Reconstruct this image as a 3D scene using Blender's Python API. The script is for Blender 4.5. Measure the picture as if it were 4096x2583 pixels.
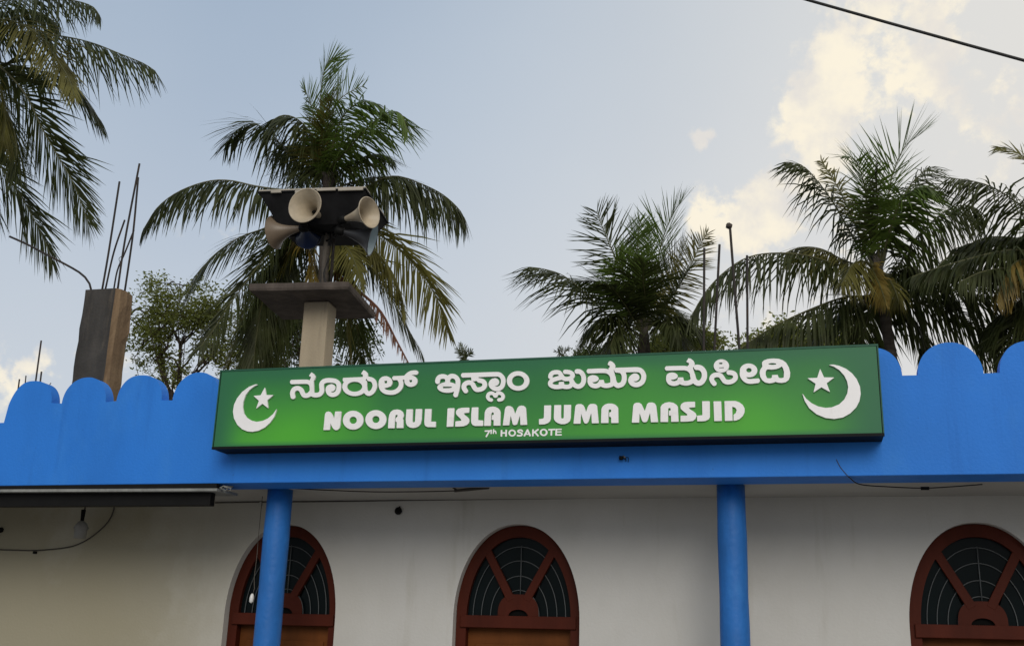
import bpy, bmesh, math, random
import numpy as np
from mathutils import Vector, Matrix

scene = bpy.context.scene
for o in list(bpy.data.objects):
    bpy.data.objects.remove(o, do_unlink=True)
col = scene.collection
R = math.radians

# ------------------------------------------------------------------ camera
F_PX, YAW, PITCH, ROLL = 4391.6, 0.261848, 0.295459, 0.029771
W_PX, H_PX = 4096.0, 2583.0
CAM = Vector((0.0, -8.4, 1.6))
_fw = Vector((-math.sin(YAW) * math.cos(PITCH), math.cos(YAW) * math.cos(PITCH), math.sin(PITCH)))
_r0 = Vector((math.cos(YAW), math.sin(YAW), 0.0))
_u0 = _r0.cross(_fw)
_rt = _r0 * math.cos(ROLL) + _u0 * math.sin(ROLL)
_up = -_r0 * math.sin(ROLL) + _u0 * math.cos(ROLL)
cam_d = bpy.data.cameras.new("camera")
cam_d.sensor_fit = 'HORIZONTAL'
cam_d.sensor_width = 36.0
cam_d.lens = 36.0 * F_PX / W_PX
cam_d.clip_start = 0.1
cam_d.clip_end = 4000.0
cam = bpy.data.objects.new("camera", cam_d)
col.objects.link(cam)
m = Matrix((_rt, _up, -_fw)).transposed().to_4x4()
m.translation = CAM
cam.matrix_world = m
scene.camera = cam

# ------------------------------------------------------------------ view
scene.view_settings.view_transform = 'Standard'
scene.view_settings.look = 'None'
scene.view_settings.gamma = 1.0
scene.view_settings.use_curve_mapping = False
scene.view_settings.exposure = 0.0

# ------------------------------------------------------------------ sun and sky
SUN_DIR = Vector((0.26, -0.85, 0.46)).normalized()      # towards the (veiled) sun
sun_d = bpy.data.lights.new("sun", 'SUN')
sun_d.energy = 1.6
sun_d.angle = R(32)
sun_d.color = (1.0, 0.93, 0.82)
sun = bpy.data.objects.new("sun", sun_d)
col.objects.link(sun)
sun.rotation_euler = SUN_DIR.to_track_quat('Z', 'Y').to_euler()
sun.location = SUN_DIR * 60


def ray(u, v):
    return (_rt * ((u - W_PX / 2) / F_PX) + _up * (-(v - H_PX / 2) / F_PX) + _fw)


def P(u, v, y):
    """world point on the vertical plane y = const"""
    d = ray(u, v)
    return CAM + d * ((y - CAM.y) / d.y)


def PZ(u, v, dep):
    """world point at the given depth in front of the viewer"""
    return CAM + ray(u, v) * dep


def make_world():
    w = bpy.data.worlds.new("World")
    scene.world = w
    w.use_nodes = True
    nt = w.node_tree
    nt.nodes.clear()
    N, L = nt.nodes.new, nt.links.new
    out = N("ShaderNodeOutputWorld")
    bg = N("ShaderNodeBackground")
    bg.inputs[1].default_value = 0.1
    L(bg.outputs[0], out.inputs[0])
    tc = N("ShaderNodeTexCoord")
    nrm = N("ShaderNodeVectorMath"); nrm.operation = 'NORMALIZE'
    L(tc.outputs['Generated'], nrm.inputs[0])
    D = nrm.outputs[0]
    sky = N("ShaderNodeTexSky")
    sky.sky_type = 'NISHITA'
    sky.sun_disc = False
    sky.sun_elevation = math.asin(SUN_DIR.z)
    sky.sun_rotation = math.atan2(SUN_DIR.x, SUN_DIR.y)
    sky.air_density = 1.0
    sky.dust_density = 1.2
    sky.ozone_density = 1.0

    def math_(op, a, b=None, clamp=False):
        n = N("ShaderNodeMath"); n.operation = op; n.use_clamp = clamp
        for i, x in enumerate((a, b)):
            if x is None: continue
            if isinstance(x, (int, float)): n.inputs[i].default_value = x
            else: L(x, n.inputs[i])
        return n.outputs[0]

    def ramp(x, a, b, lo=0.0, hi=1.0):
        n = N("ShaderNodeMapRange"); n.interpolation_type = 'SMOOTHSTEP'
        n.inputs[1].default_value = a; n.inputs[2].default_value = b
        n.inputs[3].default_value = lo; n.inputs[4].default_value = hi
        L(x, n.inputs[0])
        return n.outputs[0]

    def blob(u, v, rad_px, amp):
        d = ray(u, v).normalized()
        n = N("ShaderNodeVectorMath"); n.operation = 'DOT_PRODUCT'
        L(D, n.inputs[0]); n.inputs[1].default_value = d
        k = 1.0 / (1 - math.cos(rad_px / F_PX))
        e = math_('MULTIPLY', math_('SUBTRACT', n.outputs['Value'], 1.0), k)
        return math_('MULTIPLY', math_('EXPONENT', e), amp)

    def noise(scale, detail, rough, dist=0.0, off=(0, 0, 0)):
        mp = N("ShaderNodeMapping"); mp.inputs[1].default_value = off
        L(D, mp.inputs[0])
        n = N("ShaderNodeTexNoise"); n.inputs['Scale'].default_value = scale
        n.inputs['Detail'].default_value = detail; n.inputs['Roughness'].default_value = rough
        n.inputs['Distortion'].default_value = dist
        L(mp.outputs[0], n.inputs['Vector'])
        return n.outputs['Fac']

    def mix(fac, a, b):
        n = N("ShaderNodeMix"); n.data_type = 'RGBA'
        L(fac, n.inputs[0])
        for i, x in ((6, a), (7, b)):
            if isinstance(x, tuple): n.inputs[i].default_value = (*x, 1)
            else: L(x, n.inputs[i])
        return n.outputs[2]

    sep = N("ShaderNodeSeparateXYZ"); L(D, sep.inputs[0])
    dx, dy, dz = sep.outputs
    # thin veil of high haze: stronger toward the horizon and to the right-hand (+X) side
    side = ramp(math_('ADD', dx, math_('MULTIPLY', dy, 0.25)), -0.30, 0.60)
    hor = ramp(dz, 0.0, 0.75, 1.0, 0.0)
    vn = noise(2.2, 4, 0.5)
    veil = math_('ADD', math_('MULTIPLY', side, 0.50), math_('MULTIPLY', hor, 0.35))
    veil = math_('ADD', veil, math_('MULTIPLY', math_('SUBTRACT', vn, 0.5), 0.30))
    veil = math_('ADD', veil, 0.55, True)
    veilcol = mix(side, (5.1, 6.15, 7.4), (7.9, 7.6, 7.05))
    veilcol = mix(ramp(dz, 0.12, 0.62, 0.75, 0.0), veilcol, (7.05, 7.05, 7.1))
    base = mix(veil, sky.outputs[0], veilcol)
    # cumulus clouds
    blobs = [(3440, 90, 260, .30), (3760, 40, 220, .26), (3330, 300, 150, .42), (3250, 470, 150, .36), (3300, 640, 140, .30),
             (3080, 740, 120, .30), (2772, 535, 44, .55), (2842, 538, 40, .55), (2806, 580, 36, .45), (2930, 860, 150, .36), (3130, 900, 170, .30), (2800, 850, 70, .30),
             (3680, 300, 130, .34), (4060, 420, 170, .34), (3950, 950, 420, .22), (3150, 1180, 380, .24),
             (40, 1490, 150, .34), (430, 1440, 230, .30)]
    tot = None
    for b in blobs:
        x = blob(*b)
        tot = x if tot is None else math_('ADD', tot, x)
    cn = noise(15.0, 10, 0.62, 0.25, (3.1, 1.7, 0.4))
    cn2 = noise(42.0, 6, 0.6, 0.2, (1.1, 5.7, 2.4))
    far = noise(2.6, 3, 0.5, 0.0, (7.0, 2.0, 1.0))
    gen = ramp(far, 0.52, 0.80, 0.0, 0.30)
    nt_ = math_('ADD', math_('MULTIPLY', math_('SUBTRACT', cn, 0.5), 1.35), math_('MULTIPLY', math_('SUBTRACT', cn2, 0.5), 1.05))
    wgt = math_('ADD', math_('MULTIPLY', math_('ADD', tot, gen), 2.6), 0.22, True)
    cl = math_('ADD', math_('ADD', tot, gen), math_('MULTIPLY', nt_, wgt))
    mask = ramp(cl, 0.20, 0.50)
    mask = math_('MULTIPLY', mask, ramp(dz, 0.0, 0.08))
    shade = noise(17.0, 6, 0.55, 0.0, (0.3, 9.0, 4.0))
    ccol = mix(ramp(math_('ADD', shade, math_('MULTIPLY', cl, 0.16)), 0.40, 0.66), (7.9, 7.5, 7.0), (10.4, 9.4, 7.4))
    full = mix(math_('MULTIPLY', mask, 0.80), base, ccol)
    L(full, bg.inputs[0])


make_world()

# ------------------------------------------------------------------ helpers: objects
OFF = {}


def tag(o, label=None, cat=None, group=None, kind=None):
    if label: o["label"] = label
    if cat: o["category"] = cat
    if group: o["group"] = group
    if kind: o["kind"] = kind
    return o


def empty(name, loc, label=None, cat=None, group=None):
    o = bpy.data.objects.new(name, None)
    o.empty_display_size = 0.2
    o.location = loc
    col.objects.link(o)
    OFF[o.name] = Vector(loc)
    tag(o, label, cat, group)
    return o


def obj(name, verts, faces, mat, parent=None, smooth=False, mats=None, fmat=None, loc=None):
    """mesh object from world-space vertices"""
    if parent is not None:
        off = OFF[parent.name]
    elif loc is not None:
        off = Vector(loc)
    else:
        vs = np.array([tuple(v) for v in verts])
        off = Vector(((vs[:, 0].min() + vs[:, 0].max()) / 2, (vs[:, 1].min() + vs[:, 1].max()) / 2, vs[:, 2].min()))
    me = bpy.data.meshes.new(name)
    me.from_pydata([tuple(Vector(v) - off) for v in verts], [], [tuple(f) for f in faces])
    if mats:
        for mm in mats: me.materials.append(mm)
        if fmat is not None:
            me.polygons.foreach_set("material_index", fmat)
    else:
        me.materials.append(mat)
    if smooth:
        me.polygons.foreach_set("use_smooth", [True] * len(me.polygons))
    me.update()
    o = bpy.data.objects.new(name, me)
    col.objects.link(o)
    if parent is not None:
        o.parent = parent
    else:
        o.location = off
    OFF[o.name] = off
    return o


class MB:
    def __init__(s):
        s.v, s.f = [], []

    def add(s, v, f):
        n = len(s.v)
        s.v += [Vector(x) for x in v]
        s.f += [tuple(i + n for i in q) for q in f]
        return s

    def box(s, a, b, rz=0.0, piv=None):
        x0, y0, z0 = a; x1, y1, z1 = b
        v = [(x0, y0, z0), (x1, y0, z0), (x1, y1, z0), (x0, y1, z0), (x0, y0, z1), (x1, y0, z1), (x1, y1, z1), (x0, y1, z1)]
        if rz:
            p = Vector(piv) if piv else Vector(((x0 + x1) / 2, (y0 + y1) / 2, 0))
            c, sn = math.cos(rz), math.sin(rz)
            v = [(p.x + (x - p.x) * c - (y - p.y) * sn, p.y + (x - p.x) * sn + (y - p.y) * c, z) for x, y, z in v]
        return s.add(v, [(0, 3, 2, 1), (4, 5, 6, 7), (0, 1, 5, 4), (1, 2, 6, 5), (2, 3, 7, 6), (3, 0, 4, 7)])

    def tube(s, pts, rad, n=8, cap=True):
        pts = [Vector(p) for p in pts]
        if not isinstance(rad, (list, tuple)): rad = [rad] * len(pts)
        ref = None
        v, f = [], []
        for i, p in enumerate(pts):
            t = (pts[min(i + 1, len(pts) - 1)] - pts[max(i - 1, 0)])
            if t.length < 1e-9: t = Vector((0, 0, 1))
            t.normalize()
            if ref is None:
                ref = Vector((1, 0, 0)) if abs(t.x) < 0.8 else Vector((0, 1, 0))
            a = (ref - t * ref.dot(t)).normalized()
            b = t.cross(a)
            ref = a
            for k in range(n):
                an = 2 * math.pi * k / n
                v.append(p + (a * math.cos(an) + b * math.sin(an)) * rad[i])
        for i in range(len(pts) - 1):
            for k in range(n):
                f.append((i * n + k, i * n + (k + 1) % n, (i + 1) * n + (k + 1) % n, (i + 1) * n + k))
        if cap:
            f.append(tuple(range(n - 1, -1, -1)))
            f.append(tuple(range((len(pts) - 1) * n, len(pts) * n)))
        return s.add(v, f)

    def lathe(s, prof, org, axis, n=40):
        """prof: list of (distance along the axis, radius)"""
        ax = Vector(axis).normalized()
        ref = Vector((0, 0, 1)) if abs(ax.z) < 0.9 else Vector((1, 0, 0))
        a = ax.cross(ref).normalized(); b = ax.cross(a)
        org = Vector(org)
        v, f = [], []
        for (d, r) in prof:
            for k in range(n):
                an = 2 * math.pi * k / n
                v.append(org + ax * d + (a * math.cos(an) + b * math.sin(an)) * r)
        for i in range(len(prof) - 1):
            for k in range(n):
                f.append((i * n + k, i * n + (k + 1) % n, (i + 1) * n + (k + 1) % n, (i + 1) * n + k))
        return s.add(v, f)

    def build(s, name, mat, parent=None, smooth=False, bevel=0.0):
        o = obj(name, s.v, s.f, mat, parent, smooth)
        if bevel:
            bv = o.modifiers.new("bevel", 'BEVEL'); bv.width = bevel; bv.segments = 2; bv.limit_method = 'ANGLE'
        return o


def catmull(pts, n):
    """smooth curve through pts, n samples in all, equal arc length"""
    p = [Vector(q) for q in pts]
    if len(p) == 2:
        return [p[0].lerp(p[1], i / (n - 1)) for i in range(n)]
    p = [p[0] * 2 - p[1]] + p + [p[-1] * 2 - p[-2]]
    o = []
    for i in range(1, len(p) - 2):
        a, b, c, d = p[i - 1:i + 3]
        for k in range(16):
            t = k / 16
            o.append(0.5 * ((2 * b) + (c - a) * t + (2 * a - 5 * b + 4 * c - d) * t * t + (3 * b - a - 3 * c + d) * t ** 3))
    o.append(p[-2])
    L = [0.0]
    for i in range(1, len(o)): L.append(L[-1] + (o[i] - o[i - 1]).length)
    res, j = [], 0
    for i in range(n):
        s_ = L[-1] * i / (n - 1)
        while j < len(o) - 2 and L[j + 1] < s_: j += 1
        dd = L[j + 1] - L[j]
        res.append(o[j].lerp(o[j + 1], (s_ - L[j]) / dd if dd > 1e-9 else 0))
    return res


# ------------------------------------------------------------------ materials
def material(name, base, rough=0.6, var=0.15, scale=3.0, spec=0.4, bump=0.0, bscale=60.0, stretch=(1, 1, 1),
             col2=None, c2lo=0.5, c2hi=0.75, detail=6.0, metallic=0.0, trans=None):
    mt = bpy.data.materials.new(name)
    mt.use_nodes = True
    nt = mt.node_tree
    N, L = nt.nodes.new, nt.links.new
    b = nt.nodes["Principled BSDF"]
    b.inputs["Roughness"].default_value = rough
    b.inputs["Specular IOR Level"].default_value = spec
    b.inputs["Metallic"].default_value = metallic
    tc = N("ShaderNodeTexCoord")
    geo = N("ShaderNodeNewGeometry")
    mp = N("ShaderNodeMapping"); mp.inputs[3].default_value = stretch
    L(geo.outputs['Position'], mp.inputs[0])
    nz = N("ShaderNodeTexNoise"); nz.inputs['Scale'].default_value = scale
    nz.inputs['Detail'].default_value = detail; nz.inputs['Roughness'].default_value = 0.6
    L(mp.outputs[0], nz.inputs['Vector'])
    mr = N("ShaderNodeMapRange"); mr.inputs[1].default_value = 0.3; mr.inputs[2].default_value = 0.7
    mr.inputs[3].default_value = 1 - var; mr.inputs[4].default_value = 1 + var
    L(nz.outputs['Fac'], mr.inputs[0])
    mul = N("ShaderNodeVectorMath"); mul.operation = 'SCALE'
    mul.inputs[0].default_value = base
    L(mr.outputs[0], mul.inputs['Scale'])
    outc = mul.outputs[0]
    if col2 is not None:
        nz2 = N("ShaderNodeTexNoise"); nz2.inputs['Scale'].default_value = scale * 0.45
        nz2.inputs['Detail'].default_value = 8; nz2.inputs['Roughness'].default_value = 0.65
        mp2 = N("ShaderNodeMapping"); mp2.inputs[3].default_value = stretch; mp2.inputs[1].default_value = (5.3, 2.1, 7.7)
        L(geo.outputs['Position'], mp2.inputs[0]); L(mp2.outputs[0], nz2.inputs['Vector'])
        mr2 = N("ShaderNodeMapRange"); mr2.inputs[1].default_value = c2lo; mr2.inputs[2].default_value = c2hi
        L(nz2.outputs['Fac'], mr2.inputs[0])
        mx = N("ShaderNodeMix"); mx.data_type = 'RGBA'
        L(mr2.outputs[0], mx.inputs[0]); L(outc, mx.inputs[6]); mx.inputs[7].default_value = (*col2, 1)
        outc = mx.outputs[2]
    L(outc, b.inputs['Base Color'])
    if bump:
        nb = N("ShaderNodeTexNoise"); nb.inputs['Scale'].default_value = bscale; nb.inputs['Detail'].default_value = 5
        L(geo.outputs['Position'], nb.inputs['Vector'])
        bp = N("ShaderNodeBump"); bp.inputs['Strength'].default_value = bump; bp.inputs['Distance'].default_value = 0.01
        L(nb.outputs['Fac'], bp.inputs['Height']); L(bp.outputs[0], b.inputs['Normal'])
    if trans:
        tr = N("ShaderNodeBsdfTranslucent"); tr.inputs[0].default_value = (*trans, 1)
        ms = N("ShaderNodeMixShader"); ms.inputs[0].default_value = 0.35
        L(b.outputs[0], ms.inputs[1]); L(tr.outputs[0], ms.inputs[2])
        L(ms.outputs[0], nt.nodes["Material Output"].inputs[0])
    return mt


M = {}
M['blue'] = material("blue_paint", (0.020, 0.170, 0.600), 0.6, 0.10, 1.6, 0.22, 0.25, 45, (1, 1, .45), (0.028, 0.195, 0.63), 0.45, 0.8)
M['bluepost'] = material("blue_post_paint", (0.018, 0.130, 0.420), 0.5, 0.12, 3.0, 0.25, 0.5, 22)
M['wall'] = material("white_wall_paint", (0.485, 0.482, 0.465), 0.75, 0.05, 0.9, 0.25, 0.2, 40, (1, 1, .5), (0.42, 0.41, 0.375), 0.48, 0.8)
def add_layer(mt, col, fac_nodes):
    """mix a colour over the base colour with a factor built by fac_nodes(N, L, geo)"""
    nt = mt.node_tree
    N, L = nt.nodes.new, nt.links.new
    b = nt.nodes["Principled BSDF"]
    src = b.inputs['Base Color'].links[0].from_socket
    geo = N("ShaderNodeNewGeometry")
    mx = N("ShaderNodeMix"); mx.data_type = 'RGBA'
    L(fac_nodes(N, L, geo), mx.inputs[0]); L(src, mx.inputs[6]); mx.inputs[7].default_value = (*col, 1)
    L(mx.outputs[2], b.inputs['Base Color'])


def nfac(stretch, scale, lo, hi, amount, off=(0, 0, 0), detail=6):
    def fn(N, L, geo):
        mp = N("ShaderNodeMapping"); mp.inputs[3].default_value = stretch; mp.inputs[1].default_value = off
        L(geo.outputs['Position'], mp.inputs[0])
        nz = N("ShaderNodeTexNoise"); nz.inputs['Scale'].default_value = scale; nz.inputs['Detail'].default_value = detail
        nz.inputs['Roughness'].default_value = .62
        L(mp.outputs[0], nz.inputs['Vector'])
        mr = N("ShaderNodeMapRange"); mr.inputs[1].default_value = lo; mr.inputs[2].default_value = hi; mr.inputs[4].default_value = amount
        L(nz.outputs['Fac'], mr.inputs[0])
        return mr.outputs[0]
    return fn


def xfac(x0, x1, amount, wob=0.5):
    """painted shade: darkens the colour on one side of an irregular line"""
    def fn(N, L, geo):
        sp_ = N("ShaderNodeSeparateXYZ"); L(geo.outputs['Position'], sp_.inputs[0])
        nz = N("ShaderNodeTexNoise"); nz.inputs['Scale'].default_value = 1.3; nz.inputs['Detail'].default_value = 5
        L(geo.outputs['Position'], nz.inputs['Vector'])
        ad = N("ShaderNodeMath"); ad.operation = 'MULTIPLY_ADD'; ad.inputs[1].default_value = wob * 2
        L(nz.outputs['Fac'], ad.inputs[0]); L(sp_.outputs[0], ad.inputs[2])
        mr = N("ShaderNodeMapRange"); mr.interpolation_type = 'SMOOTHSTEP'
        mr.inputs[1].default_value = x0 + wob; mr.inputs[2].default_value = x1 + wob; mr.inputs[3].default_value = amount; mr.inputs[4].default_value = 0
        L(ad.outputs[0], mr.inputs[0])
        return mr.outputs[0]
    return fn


M['ceil'] = material("ceiling_paint", (0.36, 0.355, 0.335), 0.8, 0.08, 1.2, 0.2, 0.2, 40)
M['reveal'] = material("white_reveal_paint", (0.52, 0.51, 0.48), 0.7, 0.05, 2, 0.25)
M['floor'] = material("cement_floor", (0.30, 0.27, 0.24), 0.6, 0.15, 1.5, 0.3)
M['ground'] = material("dusty_ground", (0.27, 0.255, 0.235), 0.95, 0.15, 0.4, 0.1, 0.5, 8, col2=(0.20, 0.19, 0.165))
M['roof'] = material("roof_cement", (0.22, 0.21, 0.19), 0.9, 0.25, 1.0, 0.1)
M['signedge'] = material("sign_trim_dark_green", (0.018, 0.085, 0.052), 0.45, 0.1, 4, 0.2)
M['signbox'] = material("sign_box_black", (0.006, 0.007, 0.008), 0.6, 0.2, 4, 0.12)
M['wood'] = material("red_brown_wood", (0.056, 0.0105, 0.005), 0.55, 0.3, 3.0, 0.10, 0.1, 30, (1, 1, .15))
M['panelwood'] = material("orange_brown_wood", (0.105, 0.034, 0.008), 0.55, 0.3, 4.0, 0.10, 0.1, 30, (1, 1, .2))
M['dark'] = material("dark_void", (0.004, 0.004, 0.004), 0.9, 0.0, 2, 0.1)
M['glass'] = material("dark_window_glass", (0.004, 0.007, 0.008), 0.20, 0.2, 2, 0.05)
M['grille'] = material("grey_grille_steel", (0.065, 0.072, 0.076), 0.5, 0.1, 4, 0.4)
M['black'] = material("black_plastic", (0.006, 0.006, 0.006), 0.6, 0.2, 8, 0.12)
M['cable'] = material("black_cable", (0.012, 0.012, 0.012), 0.5, 0.1, 8, 0.3)
M['wire'] = material("grey_wire", (0.05, 0.045, 0.04), 0.6, 0.1, 8, 0.3)
M['steel'] = material("rusty_steel_rod", (0.022, 0.018, 0.016), 0.7, 0.3, 12, 0.3, col2=(0.05, 0.028, 0.016))
M['conc'] = material("weathered_concrete", (0.046, 0.044, 0.042), 0.9, 0.35, 5, 0.15, 0.6, 30, (1, 1, .25), (0.085, 0.075, 0.065), 0.5, 0.72)
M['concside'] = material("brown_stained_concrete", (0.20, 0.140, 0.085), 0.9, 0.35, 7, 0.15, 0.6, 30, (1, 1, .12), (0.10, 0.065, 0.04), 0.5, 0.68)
M['tower'] = material("cream_plaster", (0.34, 0.285, 0.205), 0.85, 0.12, 4, 0.2, 0.4, 40, (1, 1, .2), (0.30, 0.26, 0.19), 0.45, 0.75)
M['slab'] = material("grey_brown_concrete", (0.085, 0.070, 0.060), 0.9, 0.3, 6, 0.15, 0.5, 30, (1, 1, .4), (0.055, 0.045, 0.04), 0.45, 0.7)
M['plank'] = material("weathered_pale_plank", (0.36, 0.33, 0.28), 0.8, 0.25, 8, 0.2, 0.3, 30, (.3, 1, 1))
M['mast'] = material("grey_brown_post", (0.13, 0.115, 0.10), 0.8, 0.35, 9, 0.2, 0.3, 30, (1, 1, .15))
M['tin'] = material("dark_tin_sheet", (0.010, 0.010, 0.011), 0.7, 0.4, 5, 0.12)
M['sheet'] = material("pale_metal_sheet", (0.20, 0.205, 0.195), 0.6, 0.3, 9, 0.2)
M['horn'] = material("beige_horn_enamel", (0.40, 0.34, 0.25), 0.42, 0.18, 5, 0.4, col2=(0.19, 0.14, 0.09), c2lo=0.45, c2hi=0.75)
M['hornbrown'] = material("tan_horn_enamel", (0.165, 0.125, 0.088), 0.42, 0.15, 5, 0.45)
M['hornblue'] = material("navy_horn_enamel", (0.012, 0.028, 0.085), 0.4, 0.15, 5, 0.45)
M['horndark'] = material("charcoal_horn_enamel", (0.020, 0.021, 0.024), 0.42, 0.15, 5, 0.45)
M['hornpale'] = material("pale_blue_horn_enamel", (0.25, 0.33, 0.37), 0.4, 0.1, 5, 0.45)
M['bulb'] = material("white_lamp_plastic", (0.75, 0.75, 0.74), 0.35, 0.03, 5, 0.5)
M['lampgrey'] = material("grey_lamp_body", (0.20, 0.20, 0.19), 0.5, 0.1, 5, 0.4)
M['frond'] = material("palm_leaf_dark", (0.042, 0.050, 0.017), 0.5, 0.65, 1.3, 0.22, trans=(0.05, 0.07, 0.015))
M['frondg'] = material("palm_leaf_green", (0.085, 0.130, 0.026), 0.5, 0.5, 1.3, 0.25, trans=(0.11, 0.18, 0.025))
M['frondo'] = material("palm_leaf_olive", (0.115, 0.108, 0.028), 0.5, 0.55, 1.3, 0.22, trans=(0.13, 0.125, 0.02))
M['frondy'] = material("palm_leaf_yellow", (0.19, 0.135, 0.028), 0.5, 0.45, 1.5, 0.4, trans=(0.20, 0.13, 0.02))
M['frondb'] = material("palm_leaf_dry", (0.11, 0.05, 0.028), 0.7, 0.4, 2.0, 0.2)
M['rachis'] = material("palm_rachis", (0.075, 0.075, 0.030), 0.5, 0.3, 2, 0.4)
M['rachisb'] = material("palm_rachis_dry", (0.12, 0.055, 0.035), 0.7, 0.3, 3, 0.2)
M['trunk'] = material("palm_bark", (0.060, 0.052, 0.045), 0.9, 0.4, 3, 0.1, 0.6, 12, (1, 1, 3))
M['bark'] = material("tree_bark", (0.055, 0.042, 0.033), 0.9, 0.35, 4, 0.1, 0.5, 20)
M['leaf'] = material("tree_leaf", (0.125, 0.150, 0.034), 0.5, 0.5, 1.6, 0.3, trans=(0.24, 0.25, 0.045))
M['leafd'] = material("tree_leaf_dark", (0.055, 0.075, 0.022), 0.5, 0.5, 1.6, 0.3, trans=(0.08, 0.11, 0.02))


M['letter'] = material("white_acrylic", (0.80, 0.79, 0.80), 0.35, 0.03, 6, 0.45)
add_layer(M['wall'], (0.28, 0.255, 0.175), xfac(-6.6, -3.7, 0.9))  # shade at the wall's left end, painted into its colour
add_layer(M['wall'], (0.30, 0.28, 0.22), nfac((1, 1, .12), 4.0, .58, .76, .40, (4, 1, 2), 8))
add_layer(M['wall'], (0.60, 0.60, 0.585), nfac((1, 1, .8), .8, .50, .75, .35, (9, 1, 5)))
add_layer(M['blue'], (0.012, 0.105, 0.40), nfac((1, 1, .07), 5.0, .55, .78, .55, (2, 1, 2), 8))
add_layer(M['blue'], (0.05, 0.235, 0.62), nfac((1, 1, .7), 2.2, .55, .75, .35, (5, 3, 2), 8))
add_layer(M['blue'], (0.010, 0.045, 0.14), nfac((1, 1, 1), 26.0, .70, .76, .6, (3, 3, 3), 3))
add_layer(M['bluepost'], (0.010, 0.075, 0.25), nfac((1, 1, .10), 9.0, .52, .75, .6, (1, 1, 2), 8))
add_layer(M['bluepost'], (0.04, 0.19, 0.50), nfac((1, 1, .5), 5.0, .58, .72, .5, (7, 1, 2), 8))
add_layer(M['conc'], (0.16, 0.13, 0.10), nfac((1, 1, .10), 7.0, .60, .74, .5, (1, 4, 2), 8))
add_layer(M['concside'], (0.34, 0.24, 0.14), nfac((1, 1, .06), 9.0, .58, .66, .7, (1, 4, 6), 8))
add_layer(M['tower'], (0.16, 0.13, 0.10), nfac((1, 1, .10), 6.0, .60, .78, .6, (1, 4, 6), 8))
add_layer(M['slab'], (0.05, 0.042, 0.036), nfac((1, 1, .3), 8.0, .52, .66, .7, (1, 4, 6), 8))
add_layer(M['letter'], (0.55, 0.53, 0.50), nfac((1, 1, 1), 9.0, .58, .75, .5, (1, 4, 6), 8))


def sign_face_material(x0, x1, z0, z1):
    mt = material("green_sign_face", (0.03, 0.16, 0.055), 0.4, 0.05, 2.5, 0.22)
    nt = mt.node_tree
    N, L = nt.nodes.new, nt.links.new
    b = nt.nodes["Principled BSDF"]
    geo = N("ShaderNodeNewGeometry")
    sep = N("ShaderNodeSeparateXYZ"); L(geo.outputs['Position'], sep.inputs[0])

    def mr(x, a, c, lo=0.0, hi=1.0):
        n = N("ShaderNodeMapRange"); n.interpolation_type = 'SMOOTHSTEP'
        n.inputs[1].default_value = a; n.inputs[2].default_value = c; n.inputs[3].default_value = lo; n.inputs[4].default_value = hi
        L(x, n.inputs[0]); return n.outputs[0]

    def ma(op, a, c):
        n = N("ShaderNodeMath"); n.operation = op
        for i, x in enumerate((a, c)):
            if isinstance(x, (int, float)): n.inputs[i].default_value = x
            else: L(x, n.inputs[i])
        return n.outputs[0]
    nz = N("ShaderNodeTexNoise"); nz.inputs['Scale'].default_value = 1.15; nz.inputs['Detail'].default_value = 1.0
    L(geo.outputs['Position'], nz.inputs['Vector'])
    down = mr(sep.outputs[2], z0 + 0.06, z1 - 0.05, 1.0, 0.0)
    # paler green pools: left, centre-left and right along the lower edge
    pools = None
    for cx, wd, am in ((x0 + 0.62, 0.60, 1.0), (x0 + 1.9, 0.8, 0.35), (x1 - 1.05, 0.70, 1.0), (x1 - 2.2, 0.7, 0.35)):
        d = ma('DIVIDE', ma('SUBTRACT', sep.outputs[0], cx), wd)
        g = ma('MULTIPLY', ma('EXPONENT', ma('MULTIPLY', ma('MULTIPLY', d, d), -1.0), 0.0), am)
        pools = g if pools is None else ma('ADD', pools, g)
    light = ma('ADD', ma('MULTIPLY', ma('MULTIPLY', down, pools), 0.75), mr(nz.outputs['Fac'], 0.35, 0.7, 0.0, 0.28))  # share of the paler green
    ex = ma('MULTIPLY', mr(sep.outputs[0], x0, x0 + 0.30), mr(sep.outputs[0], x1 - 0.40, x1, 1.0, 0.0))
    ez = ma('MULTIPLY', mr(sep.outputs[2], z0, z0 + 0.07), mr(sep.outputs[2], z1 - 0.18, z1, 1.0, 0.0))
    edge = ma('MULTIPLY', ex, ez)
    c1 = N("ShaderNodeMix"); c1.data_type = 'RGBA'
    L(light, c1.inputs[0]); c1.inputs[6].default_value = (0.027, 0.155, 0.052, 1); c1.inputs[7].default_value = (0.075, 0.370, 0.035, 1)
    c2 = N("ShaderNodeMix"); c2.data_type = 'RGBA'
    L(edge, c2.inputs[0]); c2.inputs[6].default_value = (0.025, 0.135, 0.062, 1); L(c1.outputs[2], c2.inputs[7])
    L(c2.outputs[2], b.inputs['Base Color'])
    return mt



# ------------------------------------------------------------------ ground
obj("ground", [(-1500, -1500, 0), (1500, -1500, 0), (1500, 1500, 0), (-1500, 1500, 0)], [(0, 1, 2, 3)], M['ground'])["kind"] = "structure"

# ------------------------------------------------------------------ the building
BX0, BX1 = -13.0, 9.0
Z_SOF, Z_VAL, Z_TOP, Z_LOW = 2.95, 3.69, 3.925, 3.525
WALL_Y = 1.15
bld = empty("mosque_building", (-2.0, 3.5, 0.0), "low white mosque with blue scalloped parapet, blue posts and arched wooden windows", "building")

PERIOD, VAL0, VALW = 0.5646, -6.515, 0.11


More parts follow.
